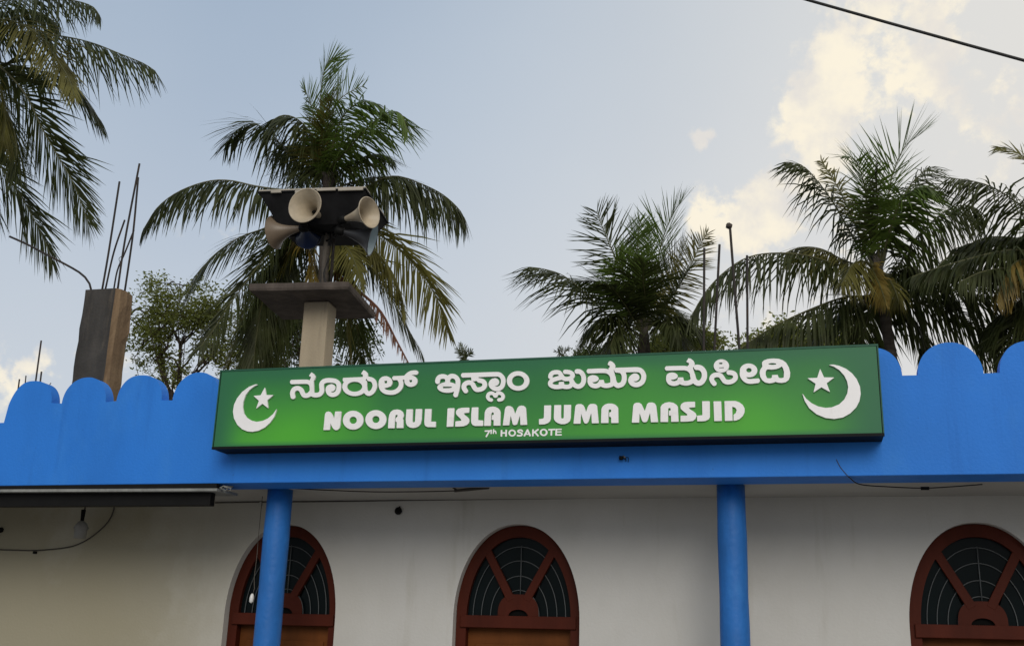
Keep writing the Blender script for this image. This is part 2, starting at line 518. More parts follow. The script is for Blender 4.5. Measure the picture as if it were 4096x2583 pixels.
def parapet_top(x):
    if x < -7.05: return Z_LOW
    k = (x - VAL0) / PERIOD
    fr = k - math.floor(k + 0.5)          # -0.5..0.5, 0 = centre of a valley
    d = abs(fr) * PERIOD
    if x < VAL0 - VALW / 2:               # first scallop leans out to the corner
        c, rx = -6.80, 0.245
        if x < c:
            q = min(1.0, (c - x) / rx)
            return Z_LOW + (Z_TOP - 0.015 - Z_LOW) * math.sqrt(max(0, 1 - q ** 2.4))
        q = min(1.0, (x - c) / (VAL0 - VALW / 2 - c))
        return Z_VAL + (Z_TOP - 0.015 - Z_VAL) * math.sqrt(max(0, 1 - q ** 2.3))
    if d <= VALW / 2: return Z_VAL
    q = (PERIOD / 2 - d) / (PERIOD / 2 - VALW / 2)
    return Z_VAL + (Z_TOP - Z_VAL) * math.sqrt(max(0, 1 - q ** 2.3))


def parapet():
    rnd = random.Random(4)
    xs = set([BX0, BX1, -7.05, -7.0499, -7.045])
    n = 0
    x = -7.05
    k0 = 0
    for k in range(-1, int((BX1 - VAL0) / PERIOD) + 1):
        c = VAL0 + k * PERIOD
        a, b = c + VALW / 2, c + PERIOD - VALW / 2
        for i in range(33):
            t = 0.5 - 0.5 * math.cos(math.pi * i / 32)
            xs.add(a + (b - a) * t)
    xs = sorted(v for v in xs if BX0 <= v <= BX1)
    xs = [v for i, v in enumerate(xs) if i == 0 or v - xs[i - 1] > 1e-5]
    T = 0.12
    v, f = [], []
    for x in xs:
        zt = parapet_top(x) + (0.004 * math.sin(x * 7.3) + 0.003 * math.sin(x * 17.1 + 1) if x > -7.04 else 0)
        zm = min(zt - 0.01, 3.17)
        v += [(x, 0, Z_SOF), (x, 0.0, zm), (x, 0, zt), (x, T, zt), (x, T, Z_SOF + 0.2)]
    for i in range(len(xs) - 1):
        a, b = i * 5, i * 5 + 5
        f += [(a, b, b + 1, a + 1), (a + 1, b + 1, b + 2, a + 2), (a + 2, b + 2, b + 3, a + 3), (a + 3, b + 3, b + 4, a + 4)]
    obj("parapet", v, f, M['blue'], bld)
    # overhang slab, its soffit strip is painted blue too
    MB().box((BX0, 0.003, Z_SOF - 0.003), (BX1, 0.355, 3.12)).build("overhang", M['blue'], bld)
    MB().box((BX0, 0.358, Z_SOF + 0.006), (BX1, 9.0, 3.14)).build("roof_slab", M['ceil'], bld)
    MB().box((BX0 + 0.2, 0.125, 3.143), (BX1 - 0.2, 8.9, 3.16)).build("roof_screed", M['roof'], bld)


parapet()

# windows: (centre x, half width, spring z, top z)
WIN = [(-4.690, 0.556, 1.90, 2.735), (-2.450, 0.566, 1.92, 2.735), (1.345, 0.560, 1.92, 2.745)]
SILL = 0.85


def arch_z(w, x):
    c, hw, zs, zt = w
    q = abs(x - c) / hw
    if q >= 1: return zs
    return zs + (zt - zs) * (max(0.0, 1 - q ** 2.15)) ** 0.5


def arch_outline(c, hw, zs, zt, z0, n=40):
    """left foot, over the arch, to right foot"""
    pts = [(c - hw, z0)]
    for i in range(n + 1):
        a = math.pi * (1 - i / n)
        ca, sa = math.cos(a), math.sin(a)
        e = 2 / 2.15
        pts.append((c + hw * math.copysign(abs(ca) ** e, ca), zs + (zt - zs) * abs(sa) ** 1.0 if True else 0))
    pts.append((c + hw, z0))
    return pts


def wall():
    xs = [BX0, BX1]
    for w in WIN:
        for i in range(49):
            xs.append(w[0] - w[1] * math.cos(math.pi * i / 48))
    xs = sorted(xs)
    v, f = [], []

    def quad(xa, xb, za, zb, za2, zb2):
        n = len(v)
        v.extend([(xa, WALL_Y, za), (xb, WALL_Y, zb), (xb, WALL_Y, zb2), (xa, WALL_Y, za2)])
        f.append((n, n + 1, n + 2, n + 3))
    top = Z_SOF + 0.02
    for a, b in zip(xs[:-1], xs[1:]):
        if b - a < 1e-6: continue
        mid = (a + b) / 2
        w = next((w for w in WIN if abs(mid - w[0]) < w[1]), None)
        if w is None:
            quad(a, b, 0, 0, top, top)
        else:
            quad(a, b, 0, 0, SILL, SILL)
            quad(a, b, arch_z(w, a), arch_z(w, b), top, top)
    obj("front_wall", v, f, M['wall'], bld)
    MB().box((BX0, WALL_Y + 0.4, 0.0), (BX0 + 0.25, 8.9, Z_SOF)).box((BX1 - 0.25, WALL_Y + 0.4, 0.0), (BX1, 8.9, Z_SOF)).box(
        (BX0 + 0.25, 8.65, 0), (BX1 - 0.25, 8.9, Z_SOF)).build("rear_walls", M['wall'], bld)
    # floor of the porch
    MB().box((BX0, 0.05, 0.002), (BX1, WALL_Y - 0.003, 0.16)).build("porch_floor", M['floor'], bld)


wall()


def window(w):
    c, hw, zs, zt = w
    FY = WALL_Y + 0.085           # front face of the timber frame
    # plaster reveal, itself the window root part
    ol = [(c - hw, SILL)] + [(c - hw * math.cos(math.pi * i / 48), arch_z(w, c - hw * math.cos(math.pi * i / 48))) for i in range(49)] + [(c + hw, SILL)]
    v, f = [], []
    for (x, z) in ol:
        v += [(x, WALL_Y, z), (x, WALL_Y + 0.20, z)]
    n = len(ol)
    for i in range(n):
        j = (i + 1) % n
        f.append((2 * i, 2 * j, 2 * j + 1, 2 * i + 1))
    root = obj("arched_window", v, f, M['reveal'], bld)
    FW = 0.095
    # arched frame
    inn_hw, inn_top = hw - FW, zt - 0.105
    v, f = [], []
    N_ = 49
    for i in range(N_):
        a = math.pi * i / (N_ - 1)
        xo = c - (hw - 0.004) * math.cos(a); zo = arch_z(w, xo) - 0.003
        xi = c - inn_hw * math.cos(a); zi = zs + (inn_top - zs) * max(0, 1 - abs(math.cos(a)) ** 2.15) ** 0.5
        if i in (0, N_ - 1): zo = zs
        v += [(xo, FY, zo), (xi, FY, zi), (xi, FY + 0.06, zi)]
    for i in range(N_ - 1):
        a, b = 3 * i, 3 * i + 3
        f += [(a, b, b + 1, a + 1), (a + 1, b + 1, b + 2, a + 2)]
    # stiles down to the sill
    n = len(v)
    for s in (-1, 1):
        n = len(v)
        xo, xi = c + s * (hw - 0.004), c + s * inn_hw
        v += [(xo, FY, zs), (xi, FY, zs), (xi, FY + 0.11, zs), (xo, FY, SILL), (xi, FY, SILL), (xi, FY + 0.11, SILL)]
        f += [(n, n + 1, n + 4, n + 3), (n + 1, n + 2, n + 5, n + 4)]
    obj("frame", v, f, M['wood'], root)
    RZ = zs + 0.03
    # transom rail
    MB().box((c - inn_hw - 0.05, FY - 0.022, RZ - 0.105), (c + inn_hw + 0.05, FY + 0.05, RZ)).build("transom", M['wood'], root, bevel=0.006)
    # hub: half-round block with a small half-round hole
    hr, hz, orr, oz = 0.185, 0.185, 0.088, 0.055
    v, f = [], []
    K = 24
    hy = FY + 0.004
    for i in range(K + 1):
        a = math.pi * i / K
        ca, sa = math.cos(a), math.sin(a)
        e = 0.72
        v += [(c + orr * ca, hy, RZ + oz * sa), (c + hr * math.copysign(abs(ca) ** e, ca), hy, RZ + hz * sa ** e),
              (c + orr * ca, hy + 0.05, RZ + oz * sa)]
    for i in range(K):
        a, b = 3 * i, 3 * i + 3
        f += [(a, b, b + 1, a + 1), (a, b, b + 2, a + 2)]
    obj("hub_block", v, f, M['wood'], root)
    v = [(c + orr * math.cos(math.pi * i / 12), hy + 0.03, RZ + 0.002 + oz * math.sin(math.pi * i / 12)) for i in range(13)]
    obj("hub_hole", v, [tuple(range(13))], M['dark'], root)
    # two splayed glazing bars
    angs = (R(63), R(117))

    def ring(a, t):
        """point between hub (t=0) and frame (t=1) at polar angle a"""
        ca, sa = math.cos(a), math.sin(a)
        x0, z0 = c + 0.15 * ca, RZ + 0.15 * sa
        ra = 1.0 / math.sqrt((ca / (inn_hw + .02)) ** 2 + (sa / (inn_top - zs + .0)) ** 2)
        x1, z1 = c + ra * ca, zs + ra * sa
        return x0 + (x1 - x0) * t, z0 + (z1 - z0) * t
    for a in angs:
        (x0, z0), (x1, z1) = ring(a, 0.0), ring(a, 1.02)
        d = Vector((x1 - x0, 0, z1 - z0)).normalized(); q = Vector((d.z, 0, -d.x)) * 0.036
        A, B = Vector((x0, FY + 0.002, z0)), Vector((x1, FY + 0.002, z1))
        bk = Vector((0, 0.04, 0))
        MB().add([A - q, A + q, B + q, B - q, A - q + bk, A + q + bk, B + q + bk, B - q + bk],
                 [(0, 1, 2, 3), (0, 4, 5, 1), (1, 5, 6, 2), (2, 6, 7, 3), (3, 7, 4, 0)]).build("glazing_bar", M['wood'], root, bevel=0.004)
    # panes
    PYY = FY + 0.045
    secs = ((0.0, angs[0]), (angs[0], angs[1]), (angs[1], math.pi))
    for (a0, a1) in secs:
        v = [(c + 0.1 * math.cos((a0 + a1) / 2), PYY, RZ + 0.01)]
        for i in range(15):
            x, z = ring(a0 + (a1 - a0) * i / 14, 1.02)
            v.append((x, PYY, z))
        obj("pane", v, [(0, i, i + 1) for i in range(1, 15)], M['glass'], root)
    # grille arcs just before the glass
    for t in (0.10, 0.34, 0.60, 0.84):
        pts = []
        for i in range(41):
            a = math.pi * i / 40
            ca, sa = math.cos(a), math.sin(a)
            rx, rz = 0.15 + (inn_hw - 0.15) * t, 0.17 + (inn_top - RZ - 0.17) * t
            pts.append((c + rx * ca, PYY - 0.012, RZ + rz * sa))
        MB().tube(pts, 0.0045, 5, False).build("grille_arc", M['grille'], root, True)
    MB().tube([(c + 0.01, PYY - 0.016, RZ + 0.16), (c + 0.01, PYY - 0.016, RZ + 0.17 + (inn_top - RZ - 0.17) * 0.86)], 0.005, 6).build("grille_rod", M['grille'], root, True)
    # shutter leaf below the transom: recessed board with raised field
    z1 = RZ - 0.107
    MB().box((c - inn_hw, FY + 0.085, SILL), (c + inn_hw, FY + 0.10, z1 + .05)).build("shutter", M['panelwood'], root)
    MB().box((c - inn_hw + 0.07, FY + 0.066, SILL + 0.1), (c + inn_hw - 0.07, FY + 0.0845, z1 - 0.13)).build("shutter_panel", M['panelwood'], root, bevel=0.008)
    MB().box((c - hw + 0.002, WALL_Y - 0.05, SILL - 0.05), (c + hw - 0.002, FY - 0.002, SILL + 0.012)).build("sill", M['reveal'], root, bevel=0.006)


for w in WIN: window(w)

# blue round posts, slightly uneven cement work
for (ut, ub) in (((1122, 1945), (1065, 2583)), ((2919, 1945), (2945, 2583))):
    t, b = P(*ut, 0.46), P(*ub, 0.46)
    x = (t.x + b.x) / 2
    pts = [(x, 0.465, z) for z in np.linspace(0.16, Z_SOF + 0.02, 14)]
    rad = [0.112 + 0.0025 * math.sin(i * 1.9) for i in range(14)]
    MB().tube(pts, rad, 28).build("porch_post", M['bluepost'], bld, True)
for x in (-8.35, 3.42):
    MB().tube([(x, 0.465, 0.16), (x, 0.465, Z_SOF + 0.02)], 0.112, 28).build("porch_post", M['bluepost'], bld, True)

# ------------------------------------------------------------------ signboard
SY = -0.24
SX0, SX1 = -4.748, 0.594
SZ0, SZ1 = 3.194, 3.872
sign = empty("signboard", ((SX0 + SX1) / 2, SY / 2, SZ0), "long green box sign with white raised lettering on the blue parapet", "sign")
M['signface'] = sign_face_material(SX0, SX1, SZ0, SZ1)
MB().box((SX0, SY + 0.004, SZ0), (SX1, -0.004, SZ1)).build("sign_box", M['signbox'], sign, bevel=0.004)
TR = 0.012
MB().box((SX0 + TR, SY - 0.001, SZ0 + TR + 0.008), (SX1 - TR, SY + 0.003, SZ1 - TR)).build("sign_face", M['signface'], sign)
tb = MB()
MB().box((SX0 - .003, SY - 0.006, SZ0 - .002), (SX1 + .003, SY + 0.02, SZ0 + TR + 0.006)).build("sign_bottom_trim", M['signbox'], sign)
tb.box((SX0 - .003, SY - 0.006, SZ1 - TR), (SX1 + .003, SY + 0.02, SZ1 + .002))
tb.box((SX0 - .003, SY - 0.005, SZ0 + TR + 0.0065), (SX0 + TR - 0.006, SY + 0.02, SZ1 - TR - .0005))
tb.box((SX1 - TR + 0.006, SY - 0.005, SZ0 + TR + 0.0065), (SX1 + .003, SY + 0.02, SZ1 - TR - .0005))
tb.build("sign_trim", M['signedge'], sign)


# --- lettering: signed-distance shapes traced on the face, contoured into raised acrylic
def sd_stroke(X, Y, pts, hw, smooth=True):
    p = [Vector((a, b, 0)) for a, b in pts]
    if smooth and len(p) > 2:
        p = catmull(p, max(8, len(p) * 5))
    out = np.full(X.shape, 1e9)
    n = len(p) - 1
    for i in range(n):
        ax, ay = p[i].x, p[i].y; bx, by = p[i + 1].x - ax, p[i + 1].y - ay
        L2 = bx * bx + by * by
        if L2 < 1e-9: continue
        ln = math.sqrt(L2)
        t = ((X - ax) * bx + (Y - ay) * by) / L2
        tc = np.clip(t, 0, 1)
        d = np.hypot(X - ax - tc * bx, Y - ay - tc * by) - hw
        perp = np.abs((X - ax) * by - (Y - ay) * bx) / ln - hw
        if i == 0:
            d = np.where(t < 0, np.maximum(perp, -t * ln), d)
        if i == n - 1:
            d = np.where(t > 1, np.maximum(perp, (t - 1) * ln), d)
        out = np.minimum(out, d)
    return out


def sd_poly(X, Y, pts):
    d = np.full(X.shape, 1e18)
    ins = np.zeros(X.shape, bool)
    n = len(pts)
    for i in range(n):
        ax, ay = pts[i]; bx, by = pts[(i + 1) % n]
        ex, ey = bx - ax, by - ay
        L2 = ex * ex + ey * ey
        if L2 < 1e-9: continue
        t = np.clip(((X - ax) * ex + (Y - ay) * ey) / L2, 0, 1)
        d = np.minimum(d, (X - ax - t * ex) ** 2 + (Y - ay - t * ey) ** 2)
        c = (ay > Y) != (by > Y)
        if abs(ey) > 1e-12:
            ins ^= c & (X < ex * (Y - ay) / ey + ax)
    d = np.sqrt(d)
    return np.where(ins, -d, d)


def sd_ell(X, Y, cx, cy, rx, ry):
    k = np.hypot((X - cx) / rx, (Y - cy) / ry)
    k2 = np.hypot((X - cx) / rx ** 2, (Y - cy) / ry ** 2)
    return np.where(k2 > 1e-9, k * (k - 1) / np.maximum(k2, 1e-9), -min(rx, ry))


def glyph(name, crop, ops, thick=0.016, cell=1.6, mat=None, parent=None):
    """ops are in the coordinates of one magnified patch: crop = (ox, oy, scale)"""
    ox, oy, sc = crop
    xs_, ys_ = [], []
    for o in ops:
        if o[0][0] == 's':
            for a, b in o[1]: xs_ += [a - o[2], a + o[2]]; ys_ += [b - o[2], b + o[2]]
        elif o[0][0] == 'p':
            for a, b in o[1]: xs_.append(a); ys_.append(b)
        elif o[0][0] == 'e':
            xs_ += [o[1] - o[3], o[1] + o[3]]; ys_ += [o[2] - o[4], o[2] + o[4]]
    st = cell / sc
    gx = np.arange(min(xs_) - 3 * st, max(xs_) + 3 * st, st)
    gy = np.arange(min(ys_) - 3 * st, max(ys_) + 3 * st, st)
    X, Y = np.meshgrid(gx, gy)
    S = np.full(X.shape, 1e9)
    for o in ops:
        sub = o[0].endswith('-')
        k = o[0][0]
        if k == 's': d = sd_stroke(X, Y, o[1], o[2], not (len(o) > 3 and o[3] == 'straight'))
        elif k == 'p': d = sd_poly(X, Y, o[1])
        else: d = sd_ell(X, Y, *o[1:5])
        S = np.maximum(S, -d) if sub else np.minimum(S, d)
    S = np.where(np.abs(S) < 1e-6, 1e-6, S)
    verts, faces, idx, walls = [], [], {}, []

    def vert(key, a, b):
        if key not in idx:
            idx[key] = len(verts); verts.append((a, b))
        return idx[key]
    ny, nx = S.shape
    act = np.minimum(np.minimum(S[:-1, :-1], S[1:, :-1]), np.minimum(S[:-1, 1:], S[1:, 1:])) < 0
    for j, i in zip(*np.nonzero(act)):
        cs = [(j, i), (j, i + 1), (j + 1, i + 1), (j + 1, i)]
        poly, kinds = [], []
        for a in range(4):
            p, q = cs[a], cs[(a + 1) % 4]
            sp, sq = S[p], S[q]
            if sp < 0:
                poly.append(vert(('c',) + p, gx[p[1]], gy[p[0]])); kinds.append(0)
            if (sp < 0) != (sq < 0):
                t = sp / (sp - sq)
                key = ('e',) + min(p, q) + max(p, q)
                poly.append(vert(key, gx[p[1]] + (gx[q[1]] - gx[p[1]]) * t, gy[p[0]] + (gy[q[0]] - gy[p[0]]) * t)); kinds.append(1 if sp < 0 else 2)
        if len(poly) < 3: continue
        faces.append(tuple(poly))
        n = len(poly)
        for a in range(n):
            if kinds[a] == 1 and kinds[(a + 1) % n] == 2:
                walls.append((poly[a], poly[(a + 1) % n]))
    yf, yb = SY - 0.001 - thick, SY - 0.0005
    V = [P(ox + a * sc, oy + b * sc, yf) for a, b in verts]
    n = len(V)
    V += [Vector((q.x, yb, q.z)) for q in V]
    Fc = list(faces)
    for a, b in walls: Fc.append((a, a + n, b + n, b))
    return obj(name, V, Fc, mat or M['letter'], parent or sign)


s15 = 300 / 2408
K1 = (1140, 1460, s15); K2 = (1380, 1450, s15); K3 = (1720, 1460, s15); K4 = (1880, 1460, 260 / 2408)
K5 = (2180, 1430, 220 / 2387); K6 = (2340, 1430, 260 / 2408); K7 = (2650, 1420, 310 / 2408); K8 = (2920, 1420, 260 / 2408)
glyph("kannada_letter", K1, [
    ('s', [(195, 540), (600, 530), (740, 540), (830, 610), (858, 720), (860, 880)], 68),
    ('s', [(845, 500), (858, 640), (862, 800), (870, 930)], 68),
    ('p', [(780, 365), (780, 320), (850, 228), (930, 280), (975, 350), (975, 400), (950, 470), (890, 545), (800, 560), (805, 445), (828, 420), (828, 360)]),
    ('s', [(257, 1035), (235, 900), (290, 775), (410, 738), (510, 790), (565, 900), (610, 965), (680, 975), (770, 945), (850, 860)], 73),
    ('s', [(865, 930), (930, 955), (1010, 958), (1110, 930), (1178, 840), (1172, 700), (1175, 600), (1240, 520), (1350, 487), (1490, 487), (1630, 515), (1715, 600), (1725, 720), (1700, 840), (1620, 925), (1500, 945), (1410, 890), (1375, 800), (1390, 730), (1440, 690)], 73),
    ('e', 1490, 725, 125, 118)])
glyph("kannada_letter", K2, [
    ('s', [(-60, 548), (250, 535), (580, 520)], 62),
    ('p', [(525, 370), (525, 335), (597, 235), (660, 270), (725, 330), (735, 430), (715, 490), (650, 560), (600, 600), (545, 480), (575, 440), (572, 380)]),
    ('e', 308, 769, 395, 300), ('e-', 308, 769, 244, 161), ('p-', [(-100, 440), (-60, 440), (-60, 484), (545, 455), (545, 400), (-100, 400)]),
    ('s', [(630, 600), (635, 800), (665, 920), (760, 993), (880, 925), (952, 780), (945, 660), (885, 560), (750, 513)], 72)])
glyph("kannada_letter", K2, [
    ('e', 1300, 625, 218, 193), ('p-', [(1262, 582), (1348, 576), (1350, 650), (1330, 662), (1268, 662)]),
    ('s', [(1155, 600), (1150, 740), (1200, 860), (1300, 930), (1430, 957), (1580, 945), (1700, 880), (1780, 780), (1800, 680), (1785, 590), (1740, 530)], 72),
    ('s', [(1550, 495), (1750, 488), (1960, 475)], 65),
    ('p-', [(1262, 812), (1380, 790), (1440, 760), (1470, 790), (1460, 872), (1400, 885), (1290, 850)]),
    ('e', 2115, 590, 210, 185), ('s', [(1930, 500), (2000, 410), (2100, 340), (2190, 318), (2297, 316)], 70),
    ('p-', [(1868, 545), (1890, 545), (1905, 660), (1925, 700), (1880, 720)]),
    ('p-', [(2062, 552), (2150, 550), (2155, 600), (2130, 628), (2095, 630), (2062, 600)]), ('p-', [(2160, 398), (2290, 388), (2290, 420), (2215, 425)])])
glyph("kannada_letter", K3, [
    ('s', [(240, 545), (245, 470), (300, 385), (400, 358), (500, 378), (558, 440), (560, 545)], 74),
    ('s', [(560, 545), (575, 440), (650, 362), (740, 350), (830, 390), (888, 480), (893, 600), (880, 720), (850, 850), (815, 975)], 74),
    ('e', 560, 712, 325, 172), ('p-', [(405, 692), (440, 683), (700, 685), (708, 698), (690, 722), (600, 736), (412, 742)])])
glyph("kannada_letter", K3, [
    ('s', [(1030, 325), (1600, 305), (2130, 290), (2250, 315), (2335, 415), (2350, 540), (2315, 670), (2225, 745), (2120, 760), (2015, 715), (1952, 630), (1975, 540), (2050, 485)], 72),
    ('e', 2085, 540, 132, 125),
    ('p', [(1320, 380), (1555, 380), (1550, 440), (1500, 500), (1410, 515), (1330, 490)]),
    ('s', [(1155, 840), (1095, 750), (1085, 690), (1110, 620), (1180, 570), (1270, 555), (1360, 600), (1420, 710), (1480, 775), (1570, 783), (1680, 750), (1750, 670), (1750, 580), (1690, 515), (1560, 483)], 74),
    ])
glyph("kannada_letter", K3, [
    ('s', [(1978, 1115), (1905, 1098), (1852, 1020), (1880, 930), (1970, 893), (2050, 930), (2095, 1000)], 56),
    ('s', [(2105, 1000), (2140, 925), (2220, 890), (2310, 930), (2345, 1010), (2300, 1090), (2195, 1112)], 56),
    ('e', 2105, 970, 55, 62)])
glyph("kannada_letter", K4, [('e', 1780, 580, 417, 360), ('e-', 1778, 578, 228, 194)])
glyph("kannada_letter", K5, [
    ('s', [(228, 855), (250, 740), (340, 655), (480, 628), (610, 645), (685, 730), (760, 850), (850, 915), (980, 920), (1110, 885), (1195, 800), (1185, 710), (1100, 645), (980, 617), (850, 613)], 93),
    ('s', [(720, 860), (520, 905), (320, 980), (222, 1100), (270, 1205), (440, 1265), (640, 1258), (760, 1240), (860, 1258), (980, 1262), (1090, 1230), (1160, 1120), (1150, 960)], 93),
    ('p', [(590, 1200), (600, 1062), (680, 1045), (820, 1045), (825, 1150), (830, 1200)]),
    ('s', [(1130, 980), (1200, 1090), (1300, 1200), (1430, 1248), (1560, 1210), (1650, 1100), (1682, 950), (1662, 790), (1590, 665), (1480, 597), (1357, 597)], 100)])
glyph("kannada_letter", K6, [
    ('s', [(105, 500), (600, 483), (800, 500), (930, 570), (1000, 680), (1020, 800), (1020, 960)], 83),
    ('s', [(980, 480), (1020, 620), (1040, 760), (1050, 900)], 80),
    ('p', [(850, 275), (845, 230), (880, 150), (930, 120), (1010, 150), (1090, 220), (1128, 300), (1110, 400), (1035, 500), (900, 520), (870, 390), (915, 360), (920, 330), (900, 285)]),
    ('e', 300, 775, 205, 128),
    ('s', [(185, 790), (180, 900), (245, 1005), (380, 1047), (500, 1015), (570, 950), (630, 995), (730, 1030), (850, 1030), (980, 990), (1030, 920)], 86),
    ('p', [(500, 930), (525, 825), (690, 820), (710, 900), (730, 980), (500, 1020)]),
    ('s', [(1040, 700), (1065, 850), (1115, 965), (1200, 1025), (1260, 1025), (1370, 980), (1440, 860), (1452, 700), (1420, 580), (1340, 490), (1230, 465)], 90),
    ('s', [(1142, 462), (1600, 450), (1930, 442), (2080, 490), (2165, 620), (2172, 750), (2120, 890), (2010, 975), (1880, 1000), (1760, 960), (1690, 860), (1715, 760), (1790, 690)], 90),
    ('e', 1850, 725, 165, 145)])
glyph("kannada_letter", K7, [
    ('s', [(108, 410), (500, 400), (720, 405), (840, 460), (915, 560), (940, 680), (945, 830)], 68),
    ('s', [(870, 400), (920, 560), (950, 700), (960, 820)], 72),
    ('p', [(750, 215), (745, 190), (775, 150), (805, 92), (880, 110), (960, 170), (1000, 250), (990, 340), (920, 415), (800, 430), (780, 330), (825, 300), (820, 240)]),
    ('e', 298, 648, 176, 110),
    ('s', [(190, 660), (188, 770), (240, 850), (350, 880), (450, 862), (540, 810), (600, 845), (700, 868), (800, 860), (900, 820), (940, 760)], 73),
    ('p', [(460, 790), (480, 690), (645, 690), (655, 760), (690, 830), (460, 850)]),
    ('s', [(930, 600), (960, 720), (1010, 815), (1110, 868), (1210, 835), (1288, 720), (1302, 600), (1280, 500), (1205, 410), (1120, 380), (1035, 376)], 82)])
glyph("kannada_letter", K7, [
    ('e', 1830, 332, 238, 205), ('p-', [(1755, 230), (1862, 228), (1865, 262), (1840, 282), (1765, 280)]),
    ('p-', [(1745, 386), (1900, 374), (1914, 370), (1904, 402), (1770, 407)]),
    ('s', [(1622, 898), (1548, 805), (1528, 720), (1580, 640), (1690, 608), (1800, 632), (1870, 720), (1940, 810), (2060, 835), (2180, 800), (2265, 710), (2250, 605), (2170, 550), (2040, 532)], 73)])
glyph("kannada_letter", K8, [
    ('e', 690, 565, 323, 257), ('e-', 702, 555, 100, 82),
    ('s', [(455, 600), (455, 740), (530, 870), (660, 955), (820, 965), (1045, 938)], 90),
    ('p-', [(605, 805), (720, 818), (850, 795), (960, 720), (1100, 760), (1100, 852), (1010, 862), (720, 884), (640, 862)])])
glyph("kannada_letter", K8, [
    ('p', [(1185, 330), (1190, 260), (1260, 190), (1400, 140), (1600, 122), (1800, 135), (1960, 190), (2080, 280), (2180, 450), (2230, 640), (2220, 800), (2170, 920), (2060, 1000), (1920, 1025), (1780, 1015), (1690, 985), (1600, 1020), (1460, 1042), (1310, 1010), (1200, 930), (1120, 800), (1095, 650), (1120, 540), (1200, 420)]),
    ('e-', 1572, 323, 150, 34),
    ('p-', [(1385, 525), (1550, 530), (1700, 515), (1830, 470), (1925, 410), (1975, 510), (2000, 620), (1990, 830), (1900, 850), (1830, 845), (1795, 810), (1765, 725), (1555, 735), (1550, 830), (1500, 860), (1400, 855), (1360, 830), (1320, 720), (1320, 620), (1345, 555)])])
A1 = (1280, 1620, 480 / 2408); A2 = (1770, 1600, 360 / 2408); A3 = (2140, 1600, 360 / 2408); A4 = (2510, 1590, 490 / 2408); A5 = (1920, 1700, 350 / 2408)
